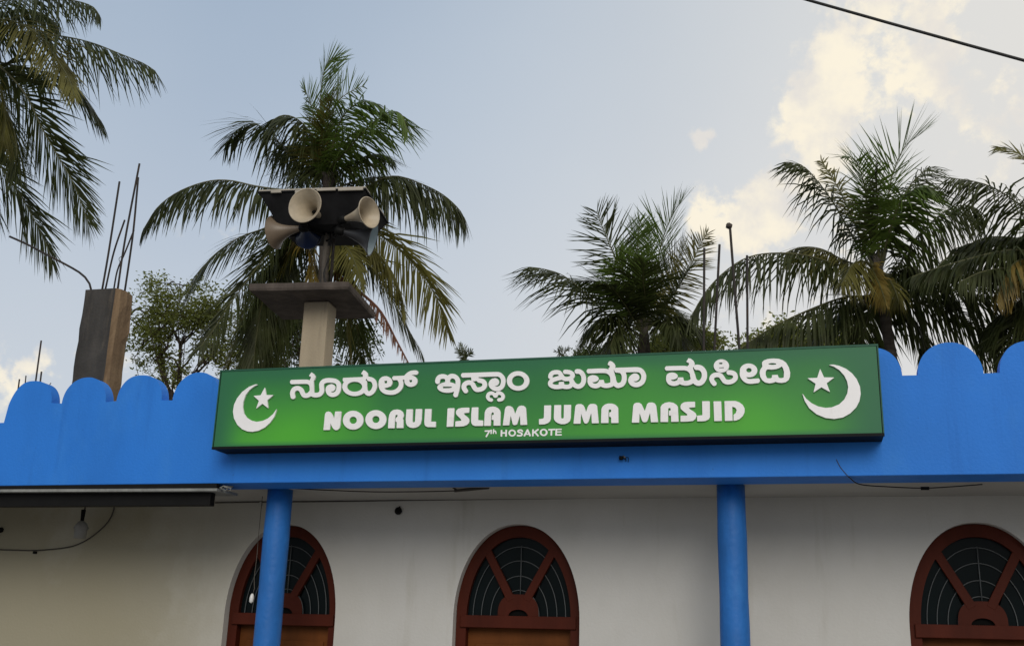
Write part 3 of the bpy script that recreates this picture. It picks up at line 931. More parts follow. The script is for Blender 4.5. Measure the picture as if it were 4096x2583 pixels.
LAT = [
    (A1, [('p', [(68, 497), (100, 180), (120, 140), (165, 123), (210, 135), (240, 175), (285, 265), (303, 125), (428, 123), (405, 400), (390, 460), (350, 495), (310, 500), (270, 475), (240, 430), (212, 360), (195, 495)])]),
    (A1, [('e', 664, 299, 206, 189), ('e-', 664, 300, 75, 72)]),
    (A1, [('e', 1120, 286, 210, 189), ('e-', 1120, 284, 74, 70)]),
    (A1, [('p', [(1363, 460), (1375, 270), (1390, 190), (1420, 130), (1470, 95), (1550, 83), (1610, 95), (1660, 130), (1682, 190), (1675, 235), (1655, 275), (1672, 285), (1672, 455), (1535, 458), (1540, 335), (1515, 330), (1515, 270), (1555, 220), (1560, 200), (1540, 190), (1515, 200), (1503, 260), (1495, 460)])]),
    (A1, [('p', [(1735, 82), (1862, 78), (1855, 330), (1870, 342), (1895, 340), (1905, 325), (1920, 76), (2048, 75), (2038, 290), (2020, 370), (1980, 420), (1920, 450), (1860, 455), (1800, 445), (1750, 410), (1725, 360), (1720, 280)])]),
    (A1, [('p', [(2107, 75), (2238, 75), (2225, 328), (2325, 328), (2320, 438), (2160, 437), (2120, 420), (2098, 385), (2092, 330)])]),
    (A2, [('p', [(135, 222), (170, 212), (318, 212), (288, 703), (110, 710)])]),
    (A2, [('p', [(718, 197), (708, 335), (640, 335), (565, 350), (590, 390), (660, 440), (710, 500), (718, 560), (700, 615), (650, 660), (560, 695), (440, 703), (337, 705), (345, 565), (420, 555), (500, 548), (505, 530), (480, 490), (400, 415), (365, 370), (358, 320), (375, 270), (420, 225), (500, 205), (600, 198)])]),
    (A2, [('p', [(785, 193), (958, 188), (948, 530), (1085, 540), (1085, 685), (870, 688), (810, 665), (775, 620), (765, 560), (768, 380)])]),
    (A2, [('p', [(1112, 683), (1130, 330), (1150, 270), (1200, 210), (1270, 178), (1350, 168), (1420, 178), (1490, 215), (1535, 265), (1552, 330), (1545, 678), (1365, 678), (1370, 530), (1315, 520), (1320, 400), (1375, 385), (1372, 345), (1345, 315), (1315, 335), (1300, 400), (1290, 683)])]),
    (A2, [('p', [(1612, 672), (1670, 240), (1695, 180), (1740, 155), (1810, 155), (1865, 180), (1895, 225), (1943, 368), (2005, 205), (2045, 160), (2100, 143), (2165, 148), (2215, 180), (2235, 230), (2262, 655), (2085, 660), (2072, 400), (1995, 640), (1960, 660), (1910, 663), (1880, 645), (1822, 400), (1782, 668)])]),
    (A3, [('p', [(245, 140), (430, 135), (422, 500), (400, 560), (345, 610), (250, 643), (107, 648), (105, 505), (210, 490), (237, 470)])]),
    (A3, [('p', [(515, 130), (698, 128), (695, 470), (720, 488), (755, 485), (768, 470), (775, 125), (965, 122), (955, 480), (930, 560), (870, 610), (790, 638), (700, 638), (610, 610), (545, 565), (510, 510), (503, 450)])]),
    (A3, [('p', [(1030, 627), (1078, 170), (1105, 120), (1160, 102), (1240, 103), (1290, 130), (1320, 180), (1367, 318), (1410, 180), (1440, 130), (1480, 100), (1560, 95), (1625, 110), (1660, 150), (1705, 612), (1520, 615), (1507, 330), (1430, 570), (1400, 612), (1365, 625), (1325, 612), (1300, 570), (1232, 350), (1215, 625)])]),
    (A3, [('p', [(1765, 608), (1778, 230), (1810, 165), (1870, 115), (1950, 88), (2060, 88), (2140, 115), (2200, 165), (2225, 210), (2232, 607), (2040, 608), (2038, 455), (1985, 440), (1985, 330), (2038, 310), (2038, 260), (2005, 240), (1972, 255), (1965, 330), (1965, 607)])]),
    (A4, [('p', [(85, 488), (112, 160), (130, 118), (170, 98), (230, 98), (275, 125), (340, 260), (385, 125), (420, 95), (490, 92), (540, 115), (565, 160), (602, 478), (460, 480), (443, 290), (400, 430), (380, 470), (340, 482), (305, 475), (285, 450), (237, 295), (228, 488)])]),
    (A4, [('p', [(648, 475), (650, 180), (680, 135), (740, 98), (820, 85), (900, 98), (960, 135), (990, 175), (1005, 470), (858, 472), (856, 352), (815, 350), (815, 260), (850, 245), (848, 210), (822, 198), (800, 212), (797, 475)])]),
    (A4, [('p', [(1328, 77), (1328, 187), (1205, 193), (1225, 225), (1300, 270), (1345, 310), (1357, 360), (1335, 415), (1285, 455), (1180, 467), (1042, 470), (1042, 352), (1165, 350), (1178, 335), (1165, 315), (1080, 250), (1045, 215), (1040, 165), (1060, 120), (1110, 90), (1180, 80)])]),
    (A4, [('p', [(1467, 68), (1617, 68), (1620, 380), (1595, 425), (1530, 455), (1460, 462), (1370, 462), (1367, 352), (1472, 343)])]),
    (A4, [('p', [(1690, 70), (1842, 70), (1855, 455), (1705, 458)])]),
    (A4, [('p', [(1905, 65), (2120, 62), (2200, 90), (2265, 140), (2302, 210), (2300, 290), (2265, 360), (2200, 420), (2140, 445), (2085, 450), (2085, 335), (2130, 300), (2147, 240), (2120, 195), (2058, 175), (2066, 450), (1915, 455)])]),
]
for crop, ops in LAT:
    glyph("letter", crop, ops)
ST = 'straight'
SMALL = [
    [('s', [(130, 160), (262, 154), (165, 320)], 20, ST)],
    [('s', [(305, 122), (305, 238)], 17, ST), ('s', [(272, 148), (332, 144)], 12, ST)],
    [('s', [(376, 105), (366, 236)], 17, ST), ('s', [(380, 172), (425, 160), (440, 232)], 15)],
    [('s', [(592, 130), (588, 310)], 23, ST), ('s', [(722, 122), (714, 310)], 23, ST), ('s', [(592, 212), (718, 210)], 20, ST)],
    [('e', 885, 213, 104, 96), ('e-', 885, 213, 58, 55)],
    [('s', [(1172, 172), (1140, 138), (1090, 134), (1045, 158), (1065, 190), (1120, 207), (1155, 240), (1135, 278), (1090, 287), (1020, 280)], 22)],
    [('s', [(1215, 300), (1308, 128), (1382, 297)], 23, ST), ('s', [(1250, 248), (1360, 244)], 16, ST)],
    [('s', [(1460, 112), (1452, 300)], 22, ST), ('s', [(1612, 108), (1475, 205)], 22, ST), ('s', [(1500, 180), (1605, 298)], 22, ST)],
    [('e', 1752, 197, 108, 100), ('e-', 1752, 195, 58, 60)],
    [('s', [(1880, 122), (2068, 114)], 20, ST), ('s', [(1967, 118), (1962, 282)], 23, ST)],
    [('s', [(2102, 96), (2092, 284)], 23, ST), ('s', [(2100, 112), (2248, 110)], 17, ST), ('s', [(2100, 185), (2240, 181)], 16, ST), ('s', [(2094, 265), (2248, 262)], 18, ST)],
]
for ops in SMALL:
    glyph("small_letter", A5, ops, thick=0.004, cell=1.1)
C6 = (900, 1500, 240 / 1402); C7 = (3180, 1420, 300 / 1628)
glyph("crescent", C6, [('p', [(785, 212), (700, 215), (560, 270), (400, 390), (280, 540), (210, 690), (185, 850), (210, 1010), (290, 1160), (400, 1260), (520, 1310), (640, 1320), (780, 1295), (930, 1220), (1050, 1110), (1150, 970), (1215, 775), (1120, 910), (1000, 1010), (880, 1065), (740, 1087), (620, 1060), (510, 990), (440, 890), (415, 750), (425, 620), (480, 460), (570, 345), (680, 260)])], cell=2.0)
glyph("star", C6, [('p', [(930, 285), (962, 462), (1133, 462), (985, 585), (1007, 770), (872, 665), (725, 782), (792, 597), (665, 482), (832, 467)])])
glyph("crescent", C7, [('p', [(730, 210), (830, 203), (960, 230), (1110, 295), (1240, 395), (1340, 520), (1410, 680), (1427, 840), (1400, 990), (1330, 1130), (1200, 1260), (1040, 1350), (850, 1382), (660, 1360), (470, 1280), (310, 1150), (210, 990), (155, 820), (240, 940), (360, 1040), (500, 1110), (660, 1142), (800, 1130), (960, 1065), (1070, 960), (1135, 830), (1155, 690), (1130, 560), (1070, 440), (960, 320), (840, 245)])], cell=2.0)
glyph("star", C7, [('p', [(545, 295), (630, 480), (853, 483), (687, 607), (762, 800), (572, 695), (402, 807), (448, 617), (270, 500), (482, 490)])])

# ------------------------------------------------------------------ unfinished concrete column with bars (left)
cy0 = 0.62
cl_ = P(337, 1157, cy0).x; cr_ = P(478, 1155, cy0).x
ctop = P(400, 1156, cy0).z
colm = empty("concrete_column", ((cl_ + cr_) / 2, cy0 + 0.2, 3.16), "unfinished dark concrete column with steel bars sticking out of its top", "column")
cdep = 0.26


def column_mesh():
    rnd = random.Random(3)
    v, f, fm = [], [], []
    nz = 14
    for k in range(nz + 1):
        z = 3.16 + (ctop - 3.16) * k / nz
        j = lambda s: rnd.uniform(-s, s)
        ch = 0.02
        e = 0.008
        v += [(cl_ + j(e), cy0 + ch, z), (cl_ + ch, cy0 + j(.004), z), (cr_ - ch * 2.2 + j(e), cy0 + j(.004), z), (cr_ + j(e), cy0 + ch * 2 + j(e), z),
              (cr_ + j(.012), cy0 + cdep * .5, z), (cr_ + j(.016), cy0 + cdep - ch, z), (cr_ - ch, cy0 + cdep, z), (cl_, cy0 + cdep, z)]
    for k in range(nz):
        for i in range(8):
            a = k * 8 + i; b = k * 8 + (i + 1) % 8
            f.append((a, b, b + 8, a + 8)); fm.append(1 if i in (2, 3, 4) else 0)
    f.append(tuple(nz * 8 + i for i in range(8))); fm.append(0)
    o = obj("shaft", v, f, None, colm, False, [M['conc'], M['concside']], fm)
    return o


column_mesh()


def bar(name, pix, ys, r, mat, parent, n=7):
    pts = [P(u, v, y) for (u, v), y in zip(pix, ys)]
    if len(pts) > 2: pts = catmull(pts, 14)
    return MB().tube(pts, r, n).build(name, mat, parent, True)


yb_ = cy0 + 0.06
bar("steel_bar", [(408, 1162), (436, 1000), (478, 727)], [yb_ + .04] * 3, 0.0105, M['steel'], colm)
bar("steel_bar", [(421, 1160), (455, 1010), (499, 880)], [yb_ + .2] * 3, 0.0095, M['steel'], colm)
bar("steel_bar", [(470, 1162), (500, 960), (558, 655)], [yb_ + .04] * 3, 0.0105, M['steel'], colm)
bar("steel_bar", [(498, 1172), (522, 1010), (536, 900), (553, 710)], [yb_ + .24] * 4, 0.0105, M['steel'], colm)
bar("steel_bar", [(455, 1158), (470, 1080), (500, 1010), (536, 920)], [yb_ + .26] * 4, 0.0085, M['steel'], colm)
bar("bent_bar", [(366, 1164), (355, 1128), (325, 1095), (270, 1062), (170, 1010), (110, 978), (38, 946)], [yb_, yb_, yb_ - .02, yb_ - .05, yb_ - .1, yb_ - .14, yb_ - .18], 0.011, M['steel'], colm)
bar("tie_wire", [(486, 1060), (476, 1035), (492, 1022)], [yb_ + .1] * 3, 0.003, M['steel'], colm)

# small starter bars behind the left end of the parapet
for lab, pix, rr in (("tall thin steel rod behind the leftmost blue scallop", [(142, 1530), (165, 1362)], .010),
                     ("short steel rod just right of the tall thin one, leftmost scallop", [(160, 1535), (166, 1486)], .010),
                     ("short rod stub behind the left shoulder of the leftmost scallop", [(72, 1560), (78, 1516)], .009),
                     ("tiny rod stub behind the crown of the leftmost scallop", [(100, 1540), (104, 1502)], .007),
                     ("thin slanting twig of wire by the first valley of the parapet", [(186, 1556), (204, 1531)], .005)):
    top = P(*pix[1], 1.9); bot = P(*pix[0], 1.9)
    d = (top - bot).normalized()
    base = bot - d * ((bot.z - 3.16) / max(d.z, .3)) if d.z > .5 else bot - Vector((0, 0, bot.z - 3.16))
    o = MB().tube([base, bot, top], rr, 6).build("starter_rod", M['steel'], None, True)
    tag(o, lab, "rod", "starter rods behind the left parapet end")

# rods above the sign's right half
ROD = [("left straight dark rod above the sign, beside the short palm", [(2815, 1390), (2817, 992)], .0125),
       ("second dark rod above the sign, leaning slightly right", [(2858, 1390), (2868, 1180), (2878, 978)], .0125),
       ("tallest dark rod above the sign, topped with a stone-like knob", [(2957, 1390), (2935, 1110), (2920, 912)], .0135),
       ("rightmost dark rod above the sign, before the drooping frond", [(2990, 1390), (2989, 1200), (2988, 1022)], .0125)]
for i, (lab, pix, rr) in enumerate(ROD):
    y = 2.0 + 0.12 * i
    pts = [P(u, v, y) for u, v in pix]
    d = (pts[0] - pts[1]).normalized()
    base = pts[0] + d * ((pts[0].z - 3.16) / -d.z)
    root = empty("roof_rod", base, lab, "rod", "rods above the sign")
    MB().tube([base] + pts, rr, 7).build("rod", M['steel'], root, True)
    if i == 2:
        c = P(2919, 905, y)
        rnd = random.Random(5)
        bm = bmesh.new(); bmesh.ops.create_icosphere(bm, subdivisions=2, radius=0.036)
        vv = [c + Vector((q.co.x * 1.0, q.co.y, q.co.z * .85)) * rnd.uniform(.82, 1.12) + Vector((-.008, 0, 0.004)) for q in bm.verts]
        ff = [tuple(x.index for x in q.verts) for q in bm.faces]
        bm.free()
        obj("knob", vv, ff, M['slab'], root)

# ------------------------------------------------------------------ loudspeaker tower
TX, TY = -6.20, 4.66
RZT = R(6.3)
tower = empty("loudspeaker_tower", (TX, TY, 3.16), "cream concrete pillar carrying a square slab, a mast and a small roof for loudspeakers", "tower")
MB().box((TX - .172, TY - .16, 3.161), (TX + .172, TY + .17, 6.10), R(4)).build("pillar", M['tower'], tower, bevel=0.012)
SLX, SLY = -6.297, 4.66
sb = MB()
rnd = random.Random(8)
# slab with a slightly broken edge
hx, hy = 0.668, 0.645
top_, bot_ = [], []
ring_ = []
for (a, b) in (((-hx, -hy), (hx, -hy)), ((hx, -hy), (hx, hy)), ((hx, hy), (-hx, hy)), ((-hx, hy), (-hx, -hy))):
    for k in range(8):
        t = k / 8
        ring_.append((a[0] + (b[0] - a[0]) * t, a[1] + (b[1] - a[1]) * t))
cs_, sn_ = math.cos(RZT), math.sin(RZT)
v, f = [], []
nR = len(ring_)
for zz, ex in ((6.105, 0.0), (6.135, 0.012), (6.195, 0.010), (6.205, 0.0)):
    for (a, b) in ring_:
        k = 1 + ex / hx + rnd.uniform(-.006, .006)
        a2, b2 = a * k, b * k
        v.append((SLX + a2 * cs_ - b2 * sn_, SLY + a2 * sn_ + b2 * cs_, zz + rnd.uniform(-.004, .004)))
for L_ in range(3):
    for i in range(nR):
        j = (i + 1) % nR
        f.append((L_ * nR + i, L_ * nR + j, (L_ + 1) * nR + j, (L_ + 1) * nR + i))
f.append(tuple(range(nR - 1, -1, -1))); f.append(tuple(range(3 * nR, 4 * nR)))
obj("slab", v, f, M['slab'], tower)
MX, MY = P(1290, 1130, 4.6).x, 4.6
MB().tube([(MX, MY, 6.2), (MX, MY, 7.56)], 0.030, 12).build("mast", M['mast'], tower, True)
for _k, (_dx, _sw) in enumerate(((.05, .10), (-.04, -.07), (.07, .04))):
    _p = [Vector((MX + _dx, MY - .03, 7.12)), Vector((MX + _dx + _sw, MY - .06, 6.85)), Vector((MX + _dx * .5, MY - .04, 6.55)), Vector((MX + _dx * .9 + .02, MY - .05, 6.36)), Vector((MX + _dx * 1.4, MY - .04, 6.205))]
    MB().tube(catmull(_p, 16), .006, 5).build("speaker_wire", M['cable'], tower, True)
MB().tube([(MX + .10, MY + .05, 6.2), (MX + .09, MY + .05, 7.56)], 0.022, 8).build("mast_brace", M['steel'], tower, True)
# small flat roof
RX, RY, RZ_ = -6.25, 4.66, 7.516
MB().box((RX - .757, RY - .616, RZ_), (RX + .757, RY + .616, RZ_ + .02), RZT).build("roof_sheet", M['tin'], tower)
for k in range(5):
    y0 = RY - .60 + k * .25
    MB().box((RX - .74 + .03 * (k % 2), y0 - .01, RZ_ + .021), (RX + .75 - .04 * (k % 3), y0 + .22, RZ_ + .042 + .004 * (k % 2)), RZT, (RX, RY, 0)).build("roof_plank", M['plank'], tower)
for k, (xa, xb, dz) in enumerate(((-.56, -.42, -.016), (-.22, .05, -.03), (.08, .34, -.01), (.38, .72, -.018))):
    MB().box((RX + xa, RY - .635, RZ_ + .0 + dz), (RX + xb, RY - .61, RZ_ + .035 + dz), RZT, (RX, RY, 0)).build("edge_strip", M['plank'], tower)
_t, _b, _z0, _z1 = (.735, .595), (.50, .40), RZ_ - .40, RZ_ - .003
_v = [(RX + sx * q[0] * math.cos(RZT) - sy * q[1] * math.sin(RZT), RY + sx * q[0] * math.sin(RZT) + sy * q[1] * math.cos(RZT), z)
      for q, z in ((_b, _z0), (_t, _z1)) for sx, sy in ((-1, -1), (1, -1), (1, 1), (-1, 1))]
obj("hood", _v, [(3, 2, 1, 0), (0, 1, 5, 4), (1, 2, 6, 5), (2, 3, 7, 6), (3, 0, 4, 7)], M['tin'], tower)
MB().box((RX - .50, MY - .025, 7.10), (RX + .62, MY + .025, 7.15)).build("cross_arm", M['tin'], tower)


def horn(u, v, y, axis, r, lab, mo, mi, length=0.40):
    c = P(u, v, y)
    ax = Vector(axis).normalized()
    root = empty("horn_loudspeaker", c - ax * length, lab, "loudspeaker", "horn loudspeakers on the tower")
    out, inn = [], []
    for i in range(17):
        t = i / 16
        rr = 0.035 + (r - 0.035) * (0.42 * t + 0.58 * t ** 3.4)
        out.append((-length + length * t, rr)); inn.append((-length + length * t + .004, max(0.002, rr - 0.006)))
    mb = MB(); mb.lathe(out, c, ax, 40)
    mb.build("bell", mo, root, True)
    MB().lathe([(-.004, r - .004), (-.002, r + .006), (.006, r + .007), (.009, r), (.006, r - .007), (.0, r - .008)], c, ax, 40).build("rim", mo, root, True)
    MB().lathe(inn + [], c, ax, 40).build("bell_inside", mi, root, True)
    MB().lathe([(-length - .12, .0), (-length - .12, .05), (-length - .10, .062), (-length - .02, .062), (-length, .045), (-length + .01, .02)], c, ax, 24).build("driver", M['black'], root, True)
    MB().lathe([(-length + .06, 0.0), (-length + .06, .03), (-length + .16, .026), (-length + .18, .01), (-length + .185, 0)], c, ax, 16).build("phase_plug", M['black'], root, True)
    q = c - ax * (length + .03)
    MB().tube([q, Vector((q.x * .5 + MX * .5, q.y * .5 + MY * .5, q.z)), Vector((MX, MY, q.z + .02))], 0.014, 8).build("bracket", M['tin'], root, True)
    return root


horn(1220, 822, 3.84, (-0.06, -1, -0.03), 0.235, "cream horn loudspeaker facing forward, under the left of the small roof", M['horn'], M['horn'])
horn(1476, 850, 4.02, (0.95, -0.32, 0.02), 0.205, "cream horn loudspeaker facing right at the tower's right side", M['horn'], M['horn'])
horn(1098, 930, 4.30, (-0.99, 0.10, -0.04), 0.225, "tan horn loudspeaker pointing left, seen from its side", M['hornbrown'], M['hornbrown'])
horn(1232, 950, 4.60, (-0.30, 1, -0.10), 0.17, "navy blue horn loudspeaker facing away, left of the mast", M['hornblue'], M['hornblue'])
horn(1490, 958, 4.35, (0.93, 0.22, -0.24), 0.22, "charcoal horn loudspeaker with pale blue inside, low on the right", M['horndark'], M['hornpale'])

# ------------------------------------------------------------------ palms
CAMRIGHT = _rt.copy()
LEAF_K = 1.75


def frond_mesh(name, spine, root, rnd, leaf_mat, L=0.95, n=104, droop=0.7, w=0.054, bare=None, rachis=0.028, rmat=None, twist=None, miss=0.04, curl=0.0):
    L = L * (LEAF_K if droop > .55 else LEAF_K * .88)
    sp = catmull(spine, n + 1)
    if bare is None: bare = .25 if droop < .4 else .17
    if droop < .4: n = int(n * .85); sp = catmull(spine, n + 1); w *= .85
    steep = abs((sp[-1] - sp[n // 4]).normalized().z)
    if twist is None and steep > 0.6 and rnd.random() < .8:
        twist = rnd.choice((-1, 1)) * rnd.uniform(.6, 1.2)
        droop = min(droop, .60)
    v, f, fm = [], [], []
    ln = sum((sp[i + 1] - sp[i]).length for i in range(n))
    tw = rnd.uniform(-0.5, 0.5) if twist is None else twist
    Z = Vector((0, 0, 1))
    prevS = None
    tear = rnd.random() * 10
    for i in range(n + 1):
        t = i / n
        if t < bare: continue
        T = (sp[min(i + 1, n)] - sp[max(i - 1, 0)]).normalized()
        S = T.cross(Z)
        if S.length < 0.25: S = S + CAMRIGHT * 0.4
        S.normalize()
        if prevS is not None and S.dot(prevS) < 0: S = -S
        if prevS is not None: S = (S * .3 + prevS * .7).normalized()
        prevS = S
        Nn = S.cross(T).normalized()
        if Nn.z < 0: Nn = -Nn
        S2 = S * math.cos(tw) + Nn * math.sin(tw)
        N2 = Nn * math.cos(tw) - S * math.sin(tw)
        tt = (t - bare) / (1 - bare)
        prof = (0.38 + 0.62 * math.sin(math.pi * min(1, tt * 0.80 + 0.14)) ** 0.8) * (1 - 0.35 * tt ** 4)
        ang = R(72 - 44 * tt)
        gust = 0.10 * math.sin(tear + t * 21) + 0.06 * math.sin(tear * 3 + t * 57)
        for sd in (-1, 1):
            if rnd.random() < miss: continue
            l = L * prof * rnd.uniform(0.70, 1.12) * (rnd.uniform(.35, .8) if rnd.random() < .06 else 1)
            vv = R(18) + rnd.gauss(0, 0.10)
            a = ang + rnd.gauss(0, 0.12) + gust
            d0 = T * math.cos(a) + (S2 * sd * math.cos(vv) + N2 * math.sin(vv)) * math.sin(a)
            dr = droop * rnd.uniform(0.75, 1.2)
            p = sp[i] + T * rnd.uniform(-.01, .01)
            pts = [p]
            ds = []
            for k, (g, fr) in enumerate(((0.66, .3), (0.84, .38), (0.92, .32))):
                gg = min(0.97, g * dr)
                d = (d0 * (1 - gg) + Vector((0, 0, -1)) * gg).normalized()
                p = p + d * l * fr
                pts.append(p); ds.append(d)
            wv = T - ds[0] * T.dot(ds[0])
            if wv.length < 1e-3: wv = S2.copy()
            wv.normalize()
            ww = w * rnd.uniform(0.75, 1.15) * (1 - 0.35 * tt)
            b = len(v)
            v += [pts[0] - wv * ww * .3, pts[0] + wv * ww * .3, pts[1] - wv * ww * .5, pts[1] + wv * ww * .5,
                  pts[2] - wv * ww * .4, pts[2] + wv * ww * .4, pts[3]]
            f += [(b, b + 1, b + 3, b + 2), (b + 2, b + 3, b + 5, b + 4), (b + 4, b + 5, b + 6)]
            fm += [0, 0, 0]
    # rachis
    mb = MB()
    step = max(1, n // 26)
    rp = sp[::step]
    if (rp[-1] - sp[-1]).length > 1e-4: rp.append(sp[-1])
    m_ = len(rp) - 1
    mb.tube(rp, [rachis * (1.5 - 1.25 * (k / m_) ** 0.6) if k else rachis * 1.7 for k in range(m_ + 1)], 5)
    b = len(v)
    v += mb.v; f += [tuple(i + b for i in q) for q in mb.f]; fm += [1] * len(mb.f)
    return obj(name, v, f, None, root, False, [leaf_mat, rmat or M['rachis']], fm)


def palm(label, centre_px, y, fronds, seed, zoom, trunk_r=0.15, extra=6, L=0.95, extra_mat='frond', trunk_dx=0.0, extralen=3.6):
    """fronds: (list of zoomed points, material key, options); zoom = (ox, oy, scale)"""
    rnd = random.Random(seed)
    ox, oy, sc = zoom
    C = P(ox + centre_px[0] * sc, oy + centre_px[1] * sc, y)
    dep = (C - CAM).dot(_fw)
    base = Vector((C.x + trunk_dx, C.y + rnd.uniform(-.3, .3), 0))
    root = empty("coconut_palm", base, label, "palm tree", "coconut palms behind the mosque")
    # trunk with ring scars
    pts, rad = [], []
    nn = 60
    for k in range(nn + 1):
        t = k / nn
        p = base.lerp(C, t)
        p.x += 0.35 * math.sin(t * math.pi) * (1 if seed % 2 else -1) * .6
        pts.append(p); rad.append(trunk_r * (1.35 - .45 * t ** .5 + (0.25 * max(0, 0.06 - t) / .06)) * (1.0 + (.06 if k % 2 else -.03)))
    MB().tube(pts, rad, 12).build("trunk", M['trunk'], root, True)
    # sheath of leaf bases
    mb = MB()
    for k in range(10):
        a = k * 2.4
        d = Vector((math.cos(a) * .35, math.sin(a) * .35, .9)).normalized()
        mb.tube([C - Vector((0, 0, .55)) + Vector((math.cos(a), math.sin(a), 0)) * trunk_r * .7, C + d * .15, C + d * .55], [.09, .075, .045], 6)
    mb.build("leaf_sheath", M['trunk'], root, True)
    for fr in fronds:
        pz, key = fr[0], fr[1]
        opt = dict(fr[2]) if len(fr) > 2 else {}
        dd = opt.pop('dd', rnd.uniform(-1.6, 1.6))
        n = len(pz)
        spine = []
        for i, (a, b) in enumerate(pz):
            t = i / (n - 1)
            spine.append(PZ(ox + a * sc, oy + b * sc, dep + dd * t ** 1.1))
        if opt.pop('root', True):
            if (spine[0] - C).length > .25: spine = [C + (spine[0] - C) * 0.05] + spine
        rm = M['rachisb'] if key == 'frondb' else None
        opt.setdefault('L', L)
        nm = 'dry_frond' if key == 'frondb' else ('yellow_frond' if key == 'frondy' else 'frond')
        frond_mesh(nm, spine, root, rnd, M[key], rmat=rm, **opt)
    # fronds on the far side of the crown
    for k in range(extra):
        az = rnd.uniform(R(30), R(150)) if k % 3 else rnd.uniform(R(-20), R(200))
        el = rnd.uniform(-0.2, 1.2)
        h = Vector((math.cos(az), math.sin(az), 0))
        ll = extralen * rnd.uniform(.8, 1.1)
        spine = [C, C + h * ll * .35 + Vector((0, 0, el * ll * .33)), C + h * ll * .7 + Vector((0, 0, el * ll * .42)), C + h * ll * .95 + Vector((0, 0, el * ll * .42 - ll * .22))]
        frond_mesh("frond", spine, root, rnd, M[extra_mat], L=L, droop=.6, n=100)
    return root


Z1 = (0, 0, 1024 / 1555); Z2 = (500, 100, 1500 / 2278); Z3 = (400, 900, 1500 / 2278); Z4 = (2000, 400, 1100 / 1519); Z5 = (2900, 400, 1196 / 1514)


def z3(pts):   # patch-3 points expressed in patch 2
    return [(a + (400 - 500) / Z2[2], b + (900 - 100) / Z2[2]) for a, b in pts]


